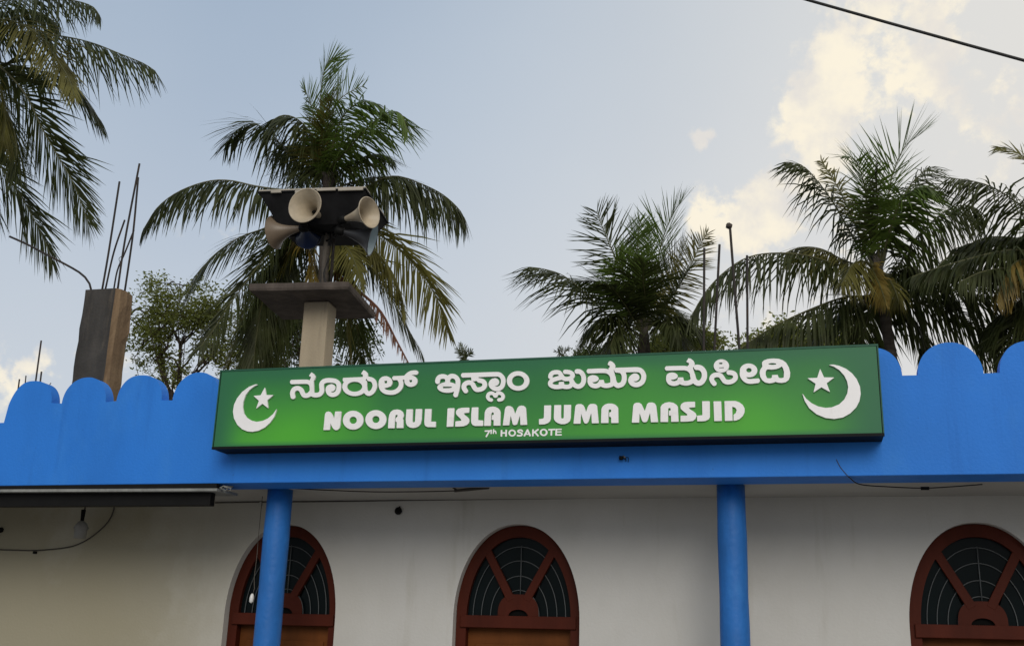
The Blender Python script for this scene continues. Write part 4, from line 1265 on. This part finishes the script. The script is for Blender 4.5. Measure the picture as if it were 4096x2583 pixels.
up = dict(droop=.18, L=1.0)
palm("tall coconut palm rising right behind the loudspeaker tower", (1225, 1010), 17.0, [
    ([(1222, 880), (1188, 620), (1190, 420), (1215, 260), (1262, 200)], 'frondg', dict(droop=.10, L=1.0, dd=-.3, twist=1.2, w=.06)),
    ([(1215, 880), (1165, 640), (1125, 470), (1085, 390)], 'frondg', dict(droop=.15, L=.7, dd=.8)),
    ([(1235, 820), (1250, 600), (1290, 470), (1380, 400), (1450, 370)], 'frondg', dict(droop=.15, L=.75, dd=1.5, miss=.3)),
    ([(1205, 860), (1150, 700), (1070, 590), (975, 548), (895, 585), (855, 690)], 'frond', dict(droop=.75, dd=-.8)),
    ([(1150, 990), (1000, 790), (880, 655), (780, 600), (680, 640), (610, 730)], 'frond', dict(droop=.6, dd=.6)),
    ([(1238, 860), (1275, 680), (1335, 540), (1430, 470), (1530, 480), (1600, 550)], 'frondg', dict(droop=.58, dd=-.5, L=.75)),
    ([(1245, 880), (1350, 760), (1480, 620), (1600, 530), (1680, 545), (1715, 640)], 'frondg', dict(droop=.65, dd=-1.4, L=.9)),
    ([(1250, 930), (1360, 850), (1490, 790), (1600, 800)], 'frond', dict(droop=.6, dd=.9, L=.8)),
    ([(1240, 900), (1200, 720), (1235, 560), (1250, 450)], 'frondo', dict(droop=.2, dd=-1.0, L=.8)),
    ([(1230, 930), (1300, 760), (1400, 650), (1520, 640), (1600, 700)], 'frondg', dict(droop=.5, dd=.3, L=.8)),
    ([(1225, 930), (1120, 780), (1030, 720), (960, 780)], 'frond', dict(droop=.7, dd=1.2, L=.85)),
    ([(1000, 1005), (800, 980), (640, 945), (500, 950), (330, 1010), (200, 1105), (115, 1235)], 'frond', dict(droop=.9, dd=-1.0, L=.92)),
    ([(1440, 990), (1560, 935), (1660, 920), (1800, 965), (1930, 1030), (2030, 1120), (2070, 1195)], 'frond', dict(droop=.95, dd=.6, L=1.05)),
    (z3([(1150, -60), (1000, 20), (850, 75), (690, 185), (590, 310), (520, 450)]), 'frond', dict(droop=.9, dd=-.6, L=.85)),
    (z3([(1150, 0), (1020, 170), (900, 330), (790, 480), (700, 620), (610, 740)]), 'frond', dict(droop=.8, dd=-1.6, L=1.0)),
    (z3([(1150, 60), (1060, 330), (960, 600), (880, 830)]), 'frond', dict(droop=.7, dd=-.4)),
    (z3([(1240, 60), (1280, 180), (1290, 290), (1280, 420)]), 'frondy', dict(droop=.9, dd=-1.8, L=.6)),
    (z3([(1420, 60), (1510, 150), (1560, 260), (1590, 380)]), 'frondo', dict(droop=.9, dd=-1.8, L=.6)),
    (z3([(1480, 20), (1640, 130), (1760, 260), (1830, 420), (1855, 540)]), 'frondo', dict(droop=.9, dd=-1.2, L=.7)),
    (z3([(1500, -60), (1700, 60), (1850, 180), (1980, 330), (2060, 480), (2110, 640)]), 'frondo', dict(droop=.85, dd=.3, L=.95)),
    (z3([(1480, 80), (1640, 220), (1760, 430), (1860, 610), (1950, 770)]), 'frond', dict(droop=.8, dd=1.0, L=.9)),
    (z3([(1420, 120), (1480, 400), (1500, 620), (1520, 860)]), 'frondo', dict(droop=.9, dd=-.2, L=.8)),
    (z3([(1180, 120), (960, 380), (840, 640), (780, 850)]), 'frondo', dict(droop=.8, dd=.7, L=.8)),
    (z3([(1180, 100), (1120, 380), (1080, 620), (1060, 900)]), 'frond', dict(droop=.8, dd=1.6, L=.9)),
    (z3([(1120, 120), (1000, 420), (950, 680), (930, 900)]), 'frond', dict(droop=.8, dd=-.9, L=1.15, twist=.3)),
    (z3([(1150, 160), (1090, 480), (1050, 740), (1030, 960)]), 'frond', dict(droop=.8, dd=.2, L=1.1, twist=-.4)),
    (z3([(1440, 160), (1540, 480), (1570, 700), (1580, 930)]), 'frond', dict(droop=.8, dd=.9, L=1.0, twist=.4)),
    (z3([(1300, 150), (1330, 420), (1310, 700), (1290, 950)]), 'frond', dict(droop=.8, dd=1.8, L=.9)),
    (z3([(1420, 250), (1560, 390), (1700, 520), (1800, 700), (1875, 840)]), 'frondb', dict(droop=1.0, dd=-1.9, L=.35, rachis=.07, miss=.5, w=.05)),
], 11, Z2, extra=2)

palm("tall coconut palm at the left edge of the picture, only its fronds in view", (-260, 330), 12.0, [
    ([(-220, 120), (0, 10), (250, -15), (450, 5), (560, 40), (605, 95)], 'frond', dict(droop=.8, dd=-1.0, L=.75)),
    ([(-220, 200), (-50, 120), (100, 60), (250, 80), (350, 150)], 'frond', dict(droop=.8, dd=1.0, L=.7)),
    ([(-220, 240), (0, 195), (180, 200), (380, 222), (560, 262), (740, 332), (870, 385), (940, 430)], 'frond', dict(droop=.75, dd=-1.0, L=1.05)),
    ([(-220, 200), (0, 120), (130, 150), (240, 215), (340, 350), (420, 480), (455, 590)], 'frondo', dict(droop=.8, dd=-1.8, L=.8)),
    ([(320, 330), (390, 420), (430, 500), (450, 570)], 'frondy', dict(droop=.7, dd=-.3, L=.42, root=False, n=50)),
    ([(-220, 320), (-60, 370), (60, 460), (170, 600), (250, 770), (340, 930), (440, 1100), (510, 1280), (540, 1365)], 'frond', dict(droop=.42, dd=-.9, L=1.15, twist=.8, n=150)),
    ([(-230, 400), (-130, 820), (10, 1020), (110, 1160), (200, 1320), (280, 1480), (318, 1600)], 'frond', dict(droop=.5, dd=-.4, L=1.1, twist=.7, n=140)),
    ([(-230, 380), (-60, 560), (50, 700), (100, 880), (90, 1060)], 'frond', dict(droop=.8, dd=-1.4, L=1.0)),
    ([(-230, 330), (-80, 400), (0, 520), (30, 700), (20, 860)], 'frondo', dict(droop=.8, dd=-1.9, L=.9)),
    ([(-230, 420), (-150, 900), (-60, 1150), (0, 1350)], 'frond', dict(droop=.7, dd=.9, L=.9)),
    ([(-260, 200), (-350, -100), (-330, -300)], 'frondg', dict(droop=.2, dd=.2)),
    ([(-300, 300), (-500, 150), (-700, 250), (-850, 480)], 'frond', dict(droop=.8, dd=.2)),
    ([(-300, 350), (-500, 450), (-620, 700), (-680, 950)], 'frond', dict(droop=.8, dd=-.6)),
    ([(-280, 250), (-450, 0), (-650, -60), (-800, 60)], 'frond', dict(droop=.6, dd=-.6)),
], 22, Z1, extra=4, L=.95)

palm("short upright coconut palm standing behind the middle of the sign", (795, 1300), 22.0, [
    ([(740, 1250), (600, 1190), (470, 1065), (350, 970), (245, 934), (165, 922)], 'frond', dict(droop=.58, dd=-1.0, L=1.15)),
    ([(760, 1230), (690, 1020), (630, 860), (575, 725), (535, 620)], 'frond', dict(droop=.25, dd=.4, L=1.0)),
    ([(770, 1240), (660, 1060), (540, 1005), (415, 1000)], 'frond', dict(droop=.4, dd=.9, L=.85)),
    ([(790, 1250), (762, 980), (760, 820), (772, 665)], 'frondg', dict(droop=.15, dd=-.4, L=.8, twist=.9)),
    ([(810, 1250), (862, 960), (892, 790), (950, 640), (1000, 565)], 'frondg', dict(droop=.15, dd=-.8, L=1.15, twist=-.6)),
    ([(800, 1250), (820, 1000), (815, 820), (835, 690)], 'frondg', dict(droop=.15, dd=.9, L=.8)),
    ([(830, 1250), (950, 1080), (1050, 920), (1105, 800), (1140, 745)], 'frondo', dict(droop=.3, dd=.2, L=.6, twist=1.0)),
    ([(820, 1270), (920, 1130), (1000, 1010), (1040, 940)], 'frond', dict(droop=.3, dd=-.9, L=.9)),
    ([(770, 1270), (690, 1130), (620, 1040), (570, 1010)], 'frond', dict(droop=.4, dd=-1.3, L=.95)),
    ([(780, 1270), (730, 1080), (690, 960), (640, 880)], 'frondg', dict(droop=.3, dd=-.9, L=.95)),
    ([(790, 1280), (800, 1100), (790, 980), (800, 900)], 'frond', dict(droop=.3, dd=-1.5, L=1.0)),
    ([(760, 1290), (650, 1220), (560, 1210), (480, 1270)], 'frond', dict(droop=.6, dd=-1.2, L=.9)),
    ([(830, 1290), (920, 1210), (1010, 1200), (1090, 1260)], 'frond', dict(droop=.6, dd=-1.0, L=.9)),
    ([(830, 1290), (900, 1230), (960, 1240), (1000, 1310)], 'frond', dict(droop=.7, dd=-1.7, L=.8)),
    ([(770, 1300), (700, 1260), (640, 1290), (610, 1360)], 'frond', dict(droop=.7, dd=-1.7, L=.8)),
    ([(820, 1240), (900, 1080), (950, 950), (1010, 830)], 'frond', dict(droop=.3, dd=.8, L=1.0)),
], 33, Z4, extra=2, L=.95, trunk_dx=0.1, extralen=3.2)

palm("coconut palm with a leaning trunk behind the sign's right end", (775, 880), 19.0, [
    ([(720, 880), (560, 830), (400, 785), (250, 775), (120, 795), (10, 860), (-90, 960), (-170, 1090)], 'frond', dict(droop=.85, dd=-1.4, L=1.0)),
    ([(740, 985), (600, 1000), (420, 1065), (240, 1150), (90, 1250), (10, 1330)], 'frond', dict(droop=.9, dd=-1.8, L=1.2, w=.06)),
    ([(750, 985), (640, 1020), (520, 1110), (440, 1220), (400, 1330)], 'frond', dict(droop=.9, dd=.6, L=1.2)),
    ([(720, 820), (630, 665), (545, 515), (455, 395), (395, 335), (325, 315)], 'frond', dict(droop=.60, dd=.3, L=.95, twist=.5)),
    ([(730, 800), (645, 600), (575, 450), (488, 312)], 'frondo', dict(droop=.5, dd=.9, L=.5)),
    ([(755, 800), (725, 580), (705, 430), (660, 305), (605, 285)], 'frondg', dict(droop=.3, dd=-.7, L=.85)),
    ([(785, 830), (818, 560), (848, 380), (910, 240), (1000, 165)], 'frondg', dict(droop=.12, dd=-.4, L=1.15, twist=-.4)),
    ([(800, 830), (865, 580), (940, 430), (1030, 340)], 'frond', dict(droop=.58, dd=.8, L=.9, twist=-.5)),
    ([(790, 840), (840, 640), (900, 500), (990, 440), (1060, 460)], 'frondg', dict(droop=.6, dd=-1.2, L=.85)),
    ([(780, 830), (770, 640), (775, 500), (760, 400)], 'frond', dict(droop=.3, dd=-1.0, L=.9)),
    ([(850, 880), (955, 715), (1060, 605), (1150, 545), (1240, 535), (1300, 590)], 'frond', dict(droop=.8, dd=.2, L=.9)),
    ([(715, 850), (600, 810), (490, 755), (390, 745), (300, 775)], 'frondo', dict(droop=.7, dd=1.2, L=.7)),
    ([(740, 840), (690, 815), (640, 840), (590, 930)], 'frondo', dict(droop=.8, dd=-1.9, L=.75)),
    ([(750, 830), (750, 860), (785, 940), (815, 1030)], 'frondy', dict(droop=.9, dd=-2.0, L=.45)),
    ([(770, 850), (820, 890), (860, 960), (880, 1020)], 'frondo', dict(droop=.9, dd=-2.0, L=.5)),
    ([(860, 930), (1000, 905), (1140, 955), (1300, 990), (1430, 1010), (1520, 1080)], 'frond', dict(droop=.85, dd=-1.0, L=1.1)),
    ([(860, 990), (1000, 1030), (1140, 1080), (1260, 1150), (1350, 1250), (1420, 1340)], 'frond', dict(droop=.8, dd=-1.5, L=1.1)),
    ([(840, 1000), (930, 1080), (1000, 1180), (1010, 1270)], 'frond', dict(droop=.8, dd=-.8, L=1.0)),
    ([(800, 950), (740, 1060), (700, 1200), (690, 1330)], 'frond', dict(droop=.85, dd=1.2, L=1.0)),
    ([(840, 900), (900, 860), (960, 850), (1010, 880)], 'frond', dict(droop=.7, dd=-1.2, L=.6)),
], 44, Z5, extra=1, trunk_dx=1.5, trunk_r=.14)

palm("coconut palm at the right edge with an orange dry frond", (1760, 830), 18.0, [
    ([(1720, 760), (1620, 620), (1514, 545), (1370, 450), (1260, 412), (1142, 395)], 'frond', dict(droop=.7, dd=-.5, L=.9)),
    ([(1720, 790), (1600, 720), (1480, 700), (1300, 712), (1152, 757)], 'frond', dict(droop=.7, dd=.5, L=.55)),
    ([(1720, 830), (1514, 765), (1400, 765), (1250, 800), (1060, 855), (945, 895)], 'frond', dict(droop=.7, dd=-1.0, L=.75)),
    ([(1730, 780), (1680, 520), (1600, 370), (1514, 290), (1440, 248), (1385, 240)], 'frondo', dict(droop=.4, dd=.8, L=.6)),
    ([(1700, 850), (1560, 800), (1460, 830), (1400, 930), (1375, 1020)], 'frondy', dict(droop=.9, dd=-1.5, L=.55, w=.06)),
    ([(1700, 870), (1600, 840), (1510, 880), (1460, 960), (1440, 1040)], 'frondy', dict(droop=.9, dd=-1.2, L=.5, w=.06)),
    ([(1720, 860), (1560, 850), (1420, 850), (1300, 870), (1190, 920)], 'frond', dict(droop=.85, dd=-1.4, L=.7)),
    ([(1720, 900), (1600, 960), (1450, 1040), (1330, 1140)], 'frond', dict(droop=.85, dd=.6, L=1.1)),
    ([(1720, 920), (1640, 1050), (1560, 1200), (1520, 1380)], 'frond', dict(droop=.85, dd=.2, L=1.1)),
    ([(1720, 920), (1600, 1000), (1500, 1130), (1440, 1300)], 'frondo', dict(droop=.85, dd=1.0, L=1.0)),
    ([(1780, 780), (1850, 520), (1950, 380)], 'frondg', dict(droop=.3, dd=.2)),
    ([(1800, 820), (1950, 700), (2100, 720), (2200, 850)], 'frond', dict(droop=.8, dd=.2)),
    ([(1800, 860), (1950, 900), (2050, 1050), (2100, 1250)], 'frond', dict(droop=.8, dd=.2)),
    ([(1760, 760), (1740, 560), (1760, 420)], 'frondg', dict(droop=.2, dd=-.5)),
], 55, Z5, extra=4)

# young palms whose tips just clear the sign
for lab, tips, y in (("small palm tip poking up above the sign's left half", [[(1862, 1430), (1854, 1405), (1842, 1375)], [(1866, 1430), (1874, 1415), (1886, 1404)], [(1860, 1430), (1848, 1412), (1828, 1396)]], 30.0),
                     ("tiny palm tip beside the dark tree top above the sign", [[(2250, 1425), (2246, 1405), (2238, 1390)], [(2252, 1425), (2262, 1405), (2275, 1392)], [(2249, 1425), (2236, 1412), (2222, 1404)]], 36.0)):
    c = P(*tips[0][0], y)
    root = empty("young_palm", (c.x, c.y, 0), lab, "palm tree")
    rnd = random.Random(int(y))
    MB().tube([(c.x, c.y, 0), (c.x, c.y, c.z - .2)], [.16, .11], 8).build("trunk", M['trunk'], root, True)
    for tp in tips:
        sp = [P(u, v, y) for u, v in tp]
        d = sp[0] - (sp[1] - sp[0]) * 4; d.x = c.x; d.y = c.y
        frond_mesh("frond", [Vector((c.x, c.y, c.z - .4))] + sp, root, rnd, M['frond'], L=.22, n=30, droop=.3)


# ------------------------------------------------------------------ broad-leaved trees
def leafy_tree(name, label, base, ells, seed, nlimb=40, clumps=150, per=45, size=0.075, mat='leaf', trunk_r=0.13, spread=0.30, fork=0.45, group=None):
    rnd = random.Random(seed)
    base = Vector(base)
    root = empty(name, base, label, "tree", group)
    cx = sum((Vector(e[0]) for e in ells), Vector()) / len(ells)
    low = min(e[0][2] - e[1][2] for e in ells)
    top = Vector((cx.x, cx.y, cx.z))
    F0 = Vector((base.x * .4 + cx.x * .6, base.y * .4 + cx.y * .6, low + (cx.z - low) * .05))
    mb = MB()
    tr = catmull([base, base.lerp(F0, .5) + Vector((.12, 0, 0)), F0, F0.lerp(top, .7)], 14)
    mb.tube(tr, [trunk_r * (1.1 - .06 * i) for i in range(14)], 9)
    pts = []

    def rpt():
        e = rnd.choices(ells, [q[1][0] * q[1][2] for q in ells])[0]
        while True:
            q = Vector((rnd.uniform(-1, 1), rnd.uniform(-1, 1), rnd.uniform(-1, 1)))
            if 0.15 < q.length < 1: break
        q = q * (0.55 + .45 * rnd.random()) if q.length < .6 else q
        return Vector((e[0][0] + q.x * e[1][0], e[0][1] + q.y * e[1][1], e[0][2] + q.z * e[1][2]))
    limbs = []
    for i in range(nlimb):
        tgt = rpt()
        s = tr[rnd.randint(6, 13)]
        if limbs and rnd.random() < .7:
            lb = min(rnd.sample(limbs, min(6, len(limbs))), key=lambda l: (l[len(l) // 2] - tgt).length)
            s = lb[rnd.randint(3, len(lb) - 2)]
        mid = s.lerp(tgt, .5) + Vector((rnd.uniform(-.25, .25), rnd.uniform(-.25, .25), rnd.uniform(-.1, .3)))
        L_ = catmull([s, mid, tgt], 9)
        L_ = [p + Vector((rnd.uniform(-.03, .03), rnd.uniform(-.03, .03), rnd.uniform(-.03, .03))) if 0 < k < 8 else p for k, p in enumerate(L_)]
        r0 = max(.018, trunk_r * .42 * (1 - i / nlimb))
        mb.tube(L_, [r0 * (1 - .85 * k / 8) + .004 for k in range(9)], 5)
        limbs.append(L_)
        pts += L_[4:]
    mb.build("trunk", M['bark'], root, True)
    v, f = [], []
    for i in range(clumps):
        c = rnd.choice(pts) + Vector((rnd.gauss(0, .18), rnd.gauss(0, .18), rnd.gauss(0, .15))) if rnd.random() < .75 else rpt()
        k = rnd.uniform(.5, 1.2)
        for _ in range(int(per * k)):
            p = c + Vector((rnd.gauss(0, spread * k), rnd.gauss(0, spread * k), rnd.gauss(0, spread * k * .7)))
            a = Vector((rnd.gauss(0, 1), rnd.gauss(0, 1), rnd.gauss(0, .6))).normalized()
            b = a.cross(Vector((rnd.gauss(0, 1), rnd.gauss(0, 1), rnd.gauss(0, 1)))).normalized()
            s = size * rnd.uniform(.7, 1.35)
            n = len(v)
            v += [p - a * s, p + b * s * .42, p + a * s, p - b * s * .42]
            f.append((n, n + 1, n + 2, n + 3))
    obj("crown", v, f, M[mat], root)
    return root


def ell_px(u, v, y, ru, rv, dy):
    c = P(u, v, y)
    rx = abs(P(u + ru, v, y).x - c.x); rz = abs(P(u, v - rv, y).z - c.z)
    return (tuple(c), (rx, dy, rz))


YT = 22.0
leafy_tree("broadleaf_tree", "airy small-leaved tree between the concrete column and the palm", (P(720, 1600, YT).x, YT, 0),
           [ell_px(705, 1150, YT, 80, 70, .8), ell_px(620, 1260, YT, 120, 110, 1.2), ell_px(760, 1290, YT, 190, 130, 1.5), ell_px(580, 1390, YT, 85, 80, .9),
            ell_px(900, 1240, YT, 150, 120, 1.3), ell_px(900, 1420, YT, 110, 110, 1.2), ell_px(640, 1480, YT, 90, 60, .8)], 7, nlimb=80, clumps=340, per=42, size=.062, spread=.19)
leafy_tree("broadleaf_tree", "leafy tree behind the loudspeaker tower's pillar", (P(1180, 1500, 24).x, 24, 0),
           [ell_px(1080, 1380, 24, 120, 130, 1.3), ell_px(1200, 1300, 24, 120, 130, 1.3), ell_px(1400, 1380, 24, 130, 110, 1.3)], 8, nlimb=40, clumps=210, per=45, size=.07, spread=.26, mat='leafd')
leafy_tree("broadleaf_tree", "bright leafy bush-like tree top under the short palm, above the sign", (P(2760, 1600, 26).x, 26, 0),
           [ell_px(2720, 1370, 26, 90, 55, 1.0), ell_px(2640, 1385, 26, 60, 40, .8), ell_px(2850, 1375, 26, 60, 50, .8)], 9, nlimb=24, clumps=120, per=45, size=.075, spread=.2)
leafy_tree("broadleaf_tree", "dark rounded tree top just above the middle of the sign", (P(2420, 1600, 45).x, 45, 0),
           [ell_px(2420, 1450, 45, 120, 52, 1.6)], 10, nlimb=20, clumps=220, per=60, size=.09, spread=.25, mat='leafd')
leafy_tree("broadleaf_tree", "green tree showing beneath the right palm's drooping frond", (P(3150, 1600, 27).x, 27, 0),
           [ell_px(3160, 1385, 27, 170, 60, 1.3), ell_px(3020, 1390, 27, 80, 40, 1.0), ell_px(3340, 1370, 27, 120, 70, 1.0)], 12, nlimb=30, clumps=210, per=50, size=.08, spread=.26)

# ------------------------------------------------------------------ porch fittings and cables
# awning frame at the left under the overhang
aw = empty("metal_awning", (-6.6, 0.1, 2.75), "black metal awning beam with pale sheet edge under the left parapet", "awning")
xR = P(858, 2015, 0.10).x
MB().box((-11.0, 0.02, P(0, 2030, .1).z - .0), (xR, 0.10, 2.895)).build("beam", M['black'], aw, bevel=.004)
MB().add([(-11.0, -0.06, 2.925), (xR + .10, -0.06, 2.895), (xR + .10, 0.30, 2.905), (-11.0, 0.30, 2.935),
          (-11.0, -0.06, 2.900), (xR + .10, -0.06, 2.872), (xR + .10, 0.30, 2.880), (-11.0, 0.30, 2.908)],
         [(0, 1, 2, 3), (7, 6, 5, 4), (0, 4, 5, 1), (1, 5, 6, 2), (2, 6, 7, 3), (3, 7, 4, 0)]).build("sheet", M['sheet'], aw)
MB().add([(-11.0, -0.02, 2.948), (xR + .07, -0.02, 2.940), (xR + .07, 0.03, 2.940), (-11.0, 0.03, 2.948),
          (-11.0, -0.02, 2.930), (xR + .07, -0.02, 2.901), (xR + .07, 0.03, 2.901), (-11.0, 0.03, 2.930)],
         [(0, 1, 2, 3), (7, 6, 5, 4), (0, 4, 5, 1), (1, 5, 6, 2), (2, 6, 7, 3), (3, 7, 4, 0)]).build("gap_strip", M['black'], aw)
rnd = random.Random(2)
mb = MB()
for k in range(4):
    a = Vector((xR + .09 + .008 * k, .0 + rnd.uniform(-.04, .08), 2.905 + rnd.uniform(-.02, .015)))
    mb.tube([a, a + Vector((rnd.uniform(.02, .07), rnd.uniform(-.03, .03), rnd.uniform(-.03, .02))), a + Vector((rnd.uniform(.04, .10), 0, rnd.uniform(-.03, .03)))], .006, 5)
mb.build("torn_end", M['sheet'], aw)

# pendant lamp
yl = 0.85
c = P(326, 2100, yl)
lp = empty("porch_lamp", (c.x, yl, P(326, 2152, yl).z), "small grey hanging lamp under the left awning beam", "lamp")
zt_ = Z_SOF
MB().tube([(c.x + .012, yl, zt_ + .006), (c.x + .012, yl, P(0, 2085, yl).z)], .007, 7).build("stem", M['black'], lp, True)
z_a, z_b, z_c = P(326, 2082, yl).z, P(326, 2112, yl).z, P(326, 2152, yl).z
MB().lathe([(0, .012), (.0, .02), (-.02, .045), (z_b - z_a + .0, .072), (z_b - z_a - .004, .068)], (c.x, yl, z_a), (0, 0, 1), 24).build("cap", M['lampgrey'], lp, True)
MB().lathe([(0, .060), (z_c - z_b, .058), (z_c - z_b - .004, .0)], (c.x, yl, z_b), (0, 0, 1), 24).build("diffuser", M['lampgrey'], lp, True)
MB().lathe([(0, .016), (.11, .022), (.115, 0)], (c.x, yl, z_a - .005), (0, 0, 1), 12).build("holder", M['black'], lp, True)


def cable(name, pix, y, r, mat, lab, cat="cable", n=30, ys=None):
    pts = [P(u, v, (ys[i] if ys else y)) for i, (u, v) in enumerate(pix)]
    o = MB().tube(catmull(pts, n), r, 6).build(name, mat, None, True)
    return tag(o, lab, cat)


cable("wall_cable", [(456, 2010), (453, 2045), (425, 2095), (360, 2150), (300, 2180), (240, 2192), (140, 2200), (0, 2197), (-120, 2192)], WALL_Y - .012, .006, M['wire'], "dark cable curving down from the awning and along the left wall")
q = P(141, 2209, WALL_Y - .01)
tag(MB().box((q.x - .016, WALL_Y - .03, q.z - .012), (q.x + .016, WALL_Y - .0005, q.z + .012)).build("cable_clip", M['black'], None, bevel=.004), "small black clip on the left wall below the curving cable", "clip")
cable("wall_cable", [(860, 2010), (1040, 2007), (1300, 2005), (1700, 1999), (2200, 1993), (2700, 1987), (3300, 1980), (4096, 1974), (4300, 1972)], WALL_Y - .006, .0055, M['wire'], "thin dark wire running along the top of the porch wall", n=60)
cable("soffit_cable", [(1172, 1952), (1300, 1959), (1500, 1966), (1700, 1965), (1818, 1962)], .42, .0055, M['wire'], "thin wire sagging under the ceiling right of the left post")
cable("soffit_cable", [(3345, 1836), (3362, 1868), (3394, 1906)], -.003, .0025, M['wire'], "short thin wire crossing the blue parapet face below the sign's right end", n=12)
cable("soffit_cable", [(3394, 1906), (3440, 1936), (3560, 1946), (3690, 1951), (3800, 1946), (3930, 1936)], .30, .0045, M['cable'], "black cable sagging under the overhang at the right", ys=[-.002, .22, .3, .3, .3, .3])
q = P(3700, 1952, .3)
tag(MB().tube([q - Vector((.03, 0, 0)), q + Vector((.03, 0, 0))], .013, 8).build("cable_joint", M['black'], None, True), "black taped joint on the cable at the right overhang", "joint")
# tube light holder under the ceiling
th = empty("tube_holder", P(1880, 1960, .45), "thin dark lamp bracket slung under the ceiling, left of the middle window", "bracket")
MB().tube([P(1818, 1962, .45), P(1955, 1949, .45)], .013, 8).build("arm", M['wire'], th, True)
MB().tube([P(1955, 1949, .45), P(1962, 1938, .45)], .010, 7).build("hook", M['black'], th, True)
MB().tube([P(1836, 1962, .45), P(1812, 1950, .45), P(1808, 1938, .45)], .007, 6).build("clip", M['black'], th, True)
# black camera-like dome on the wall
q = P(1590, 2038, WALL_Y - .03)
cmr = empty("wall_fitting", (q.x, WALL_Y, q.z - .05), "small black fitting high on the wall between the left and middle windows", "fitting")
MB().lathe([(0, .030), (.01, .034), (.03, .033), (.05, .022), (.06, 0)], (q.x, WALL_Y - .0005, q.z), (0.2, -1, -.5), 16).build("body", M['black'], cmr, True)
MB().tube([(q.x, WALL_Y - .002, q.z + .01), (q.x + .02, WALL_Y - .03, q.z + .028)], .008, 6).build("bracket", M['black'], cmr, True)
q = P(2, 2116, WALL_Y - .03)
tag(MB().lathe([(0, .024), (.02, .028), (.05, .02), (.055, 0)], (q.x - .01, WALL_Y - .0005, q.z), (0.1, -1, -.3), 14).build("wall_fitting", M['black'], None, True), "black fitting on the wall at the left edge of the picture", "fitting")
# bulb hanging before the left window
yb2 = 0.80
hb = empty("hanging_bulb", P(1005, 2398, yb2), "small white bulb on a thin wire hanging before the left window", "bulb")
MB().tube(catmull([Vector((P(1036, 2130, yb2).x, yb2, Z_SOF)), P(1034, 2140, yb2), P(1028, 2220, yb2), P(1017, 2310, yb2), P(1018, 2350, yb2), P(1012, 2372, yb2)], 20), .0028, 5).build("wire", M['mast'], hb, True)
t_, b_ = P(1010, 2372, yb2), P(1004, 2410, yb2)
MB().tube([t_, t_.lerp(b_, .2), t_.lerp(b_, .5), t_.lerp(b_, .85), b_], [.008, .016, .02, .018, .008], 12).build("bulb", M['bulb'], hb, True)
MB().tube([t_ + Vector((0, 0, .012)), t_], .009, 8).build("socket", M['black'], hb, True)
# broken fitting on the parapet below the sign
q = P(2490, 1832, -.02)
bf = empty("broken_fitting", (q.x, 0, q.z - .03), "small broken electrical fitting with loose wires on the parapet below the sign", "fitting")
a = P(2487, 1831, -.03)
MB().lathe([(0, .012), (.006, .016), (.03, .016), (.036, 0)], (a.x + .012, -.03, a.z), (-1, -.3, 0), 14).build("body", M['black'], bf, True)
MB().tube([P(2493, 1823, -.012), P(2500, 1829, -.03)], .006, 8).build("screw", M['sheet'], bf, True)
MB().tube(catmull([P(2497, 1832, -.01), P(2503, 1836, -.03), P(2504, 1843, -.012)], 8), .004, 5).build("wire", M['black'], bf, True)
MB().tube(catmull([P(2500, 1829, -.01), P(2512, 1829, -.03), P(2514, 1838, -.03), P(2512, 1847, -.014)], 10), .0025, 5).build("wire", M['black'], bf, True)
# wall junction cover near the left post
q = P(1045, 1978, WALL_Y - .02)
tag(MB().box((q.x - .012, WALL_Y - .02, q.z - .1), (q.x + .012, WALL_Y - .0008, Z_SOF - .003)).build("conduit", M['ceil'], None, bevel=.003), "short pale conduit on the wall beside the left blue post", "conduit")
# overhead power cable
_a, _m, _b = P(3228, 0, -2.6), P(3660, 116, -2.6), P(4096, 243, -2.6)
_q = np.polyfit([_a.x, _m.x, _b.x], [_a.z, _m.z, _b.z], 2)
_q[0] = max(_q[0], 0.006)
_k = (_b.z - _a.z - _q[0] * (_b.x ** 2 - _a.x ** 2)) / (_b.x - _a.x)
_z0 = _a.z - _q[0] * _a.x ** 2 - _k * _a.x
_c = [Vector((x, -2.6, _q[0] * x * x + _k * x + _z0)) for x in np.linspace(-16, 16, 80)]
tag(MB().tube(_c, .0085, 6).build("overhead_cable", M['cable'], None, True), "black overhead cable crossing the top right sky", "cable")
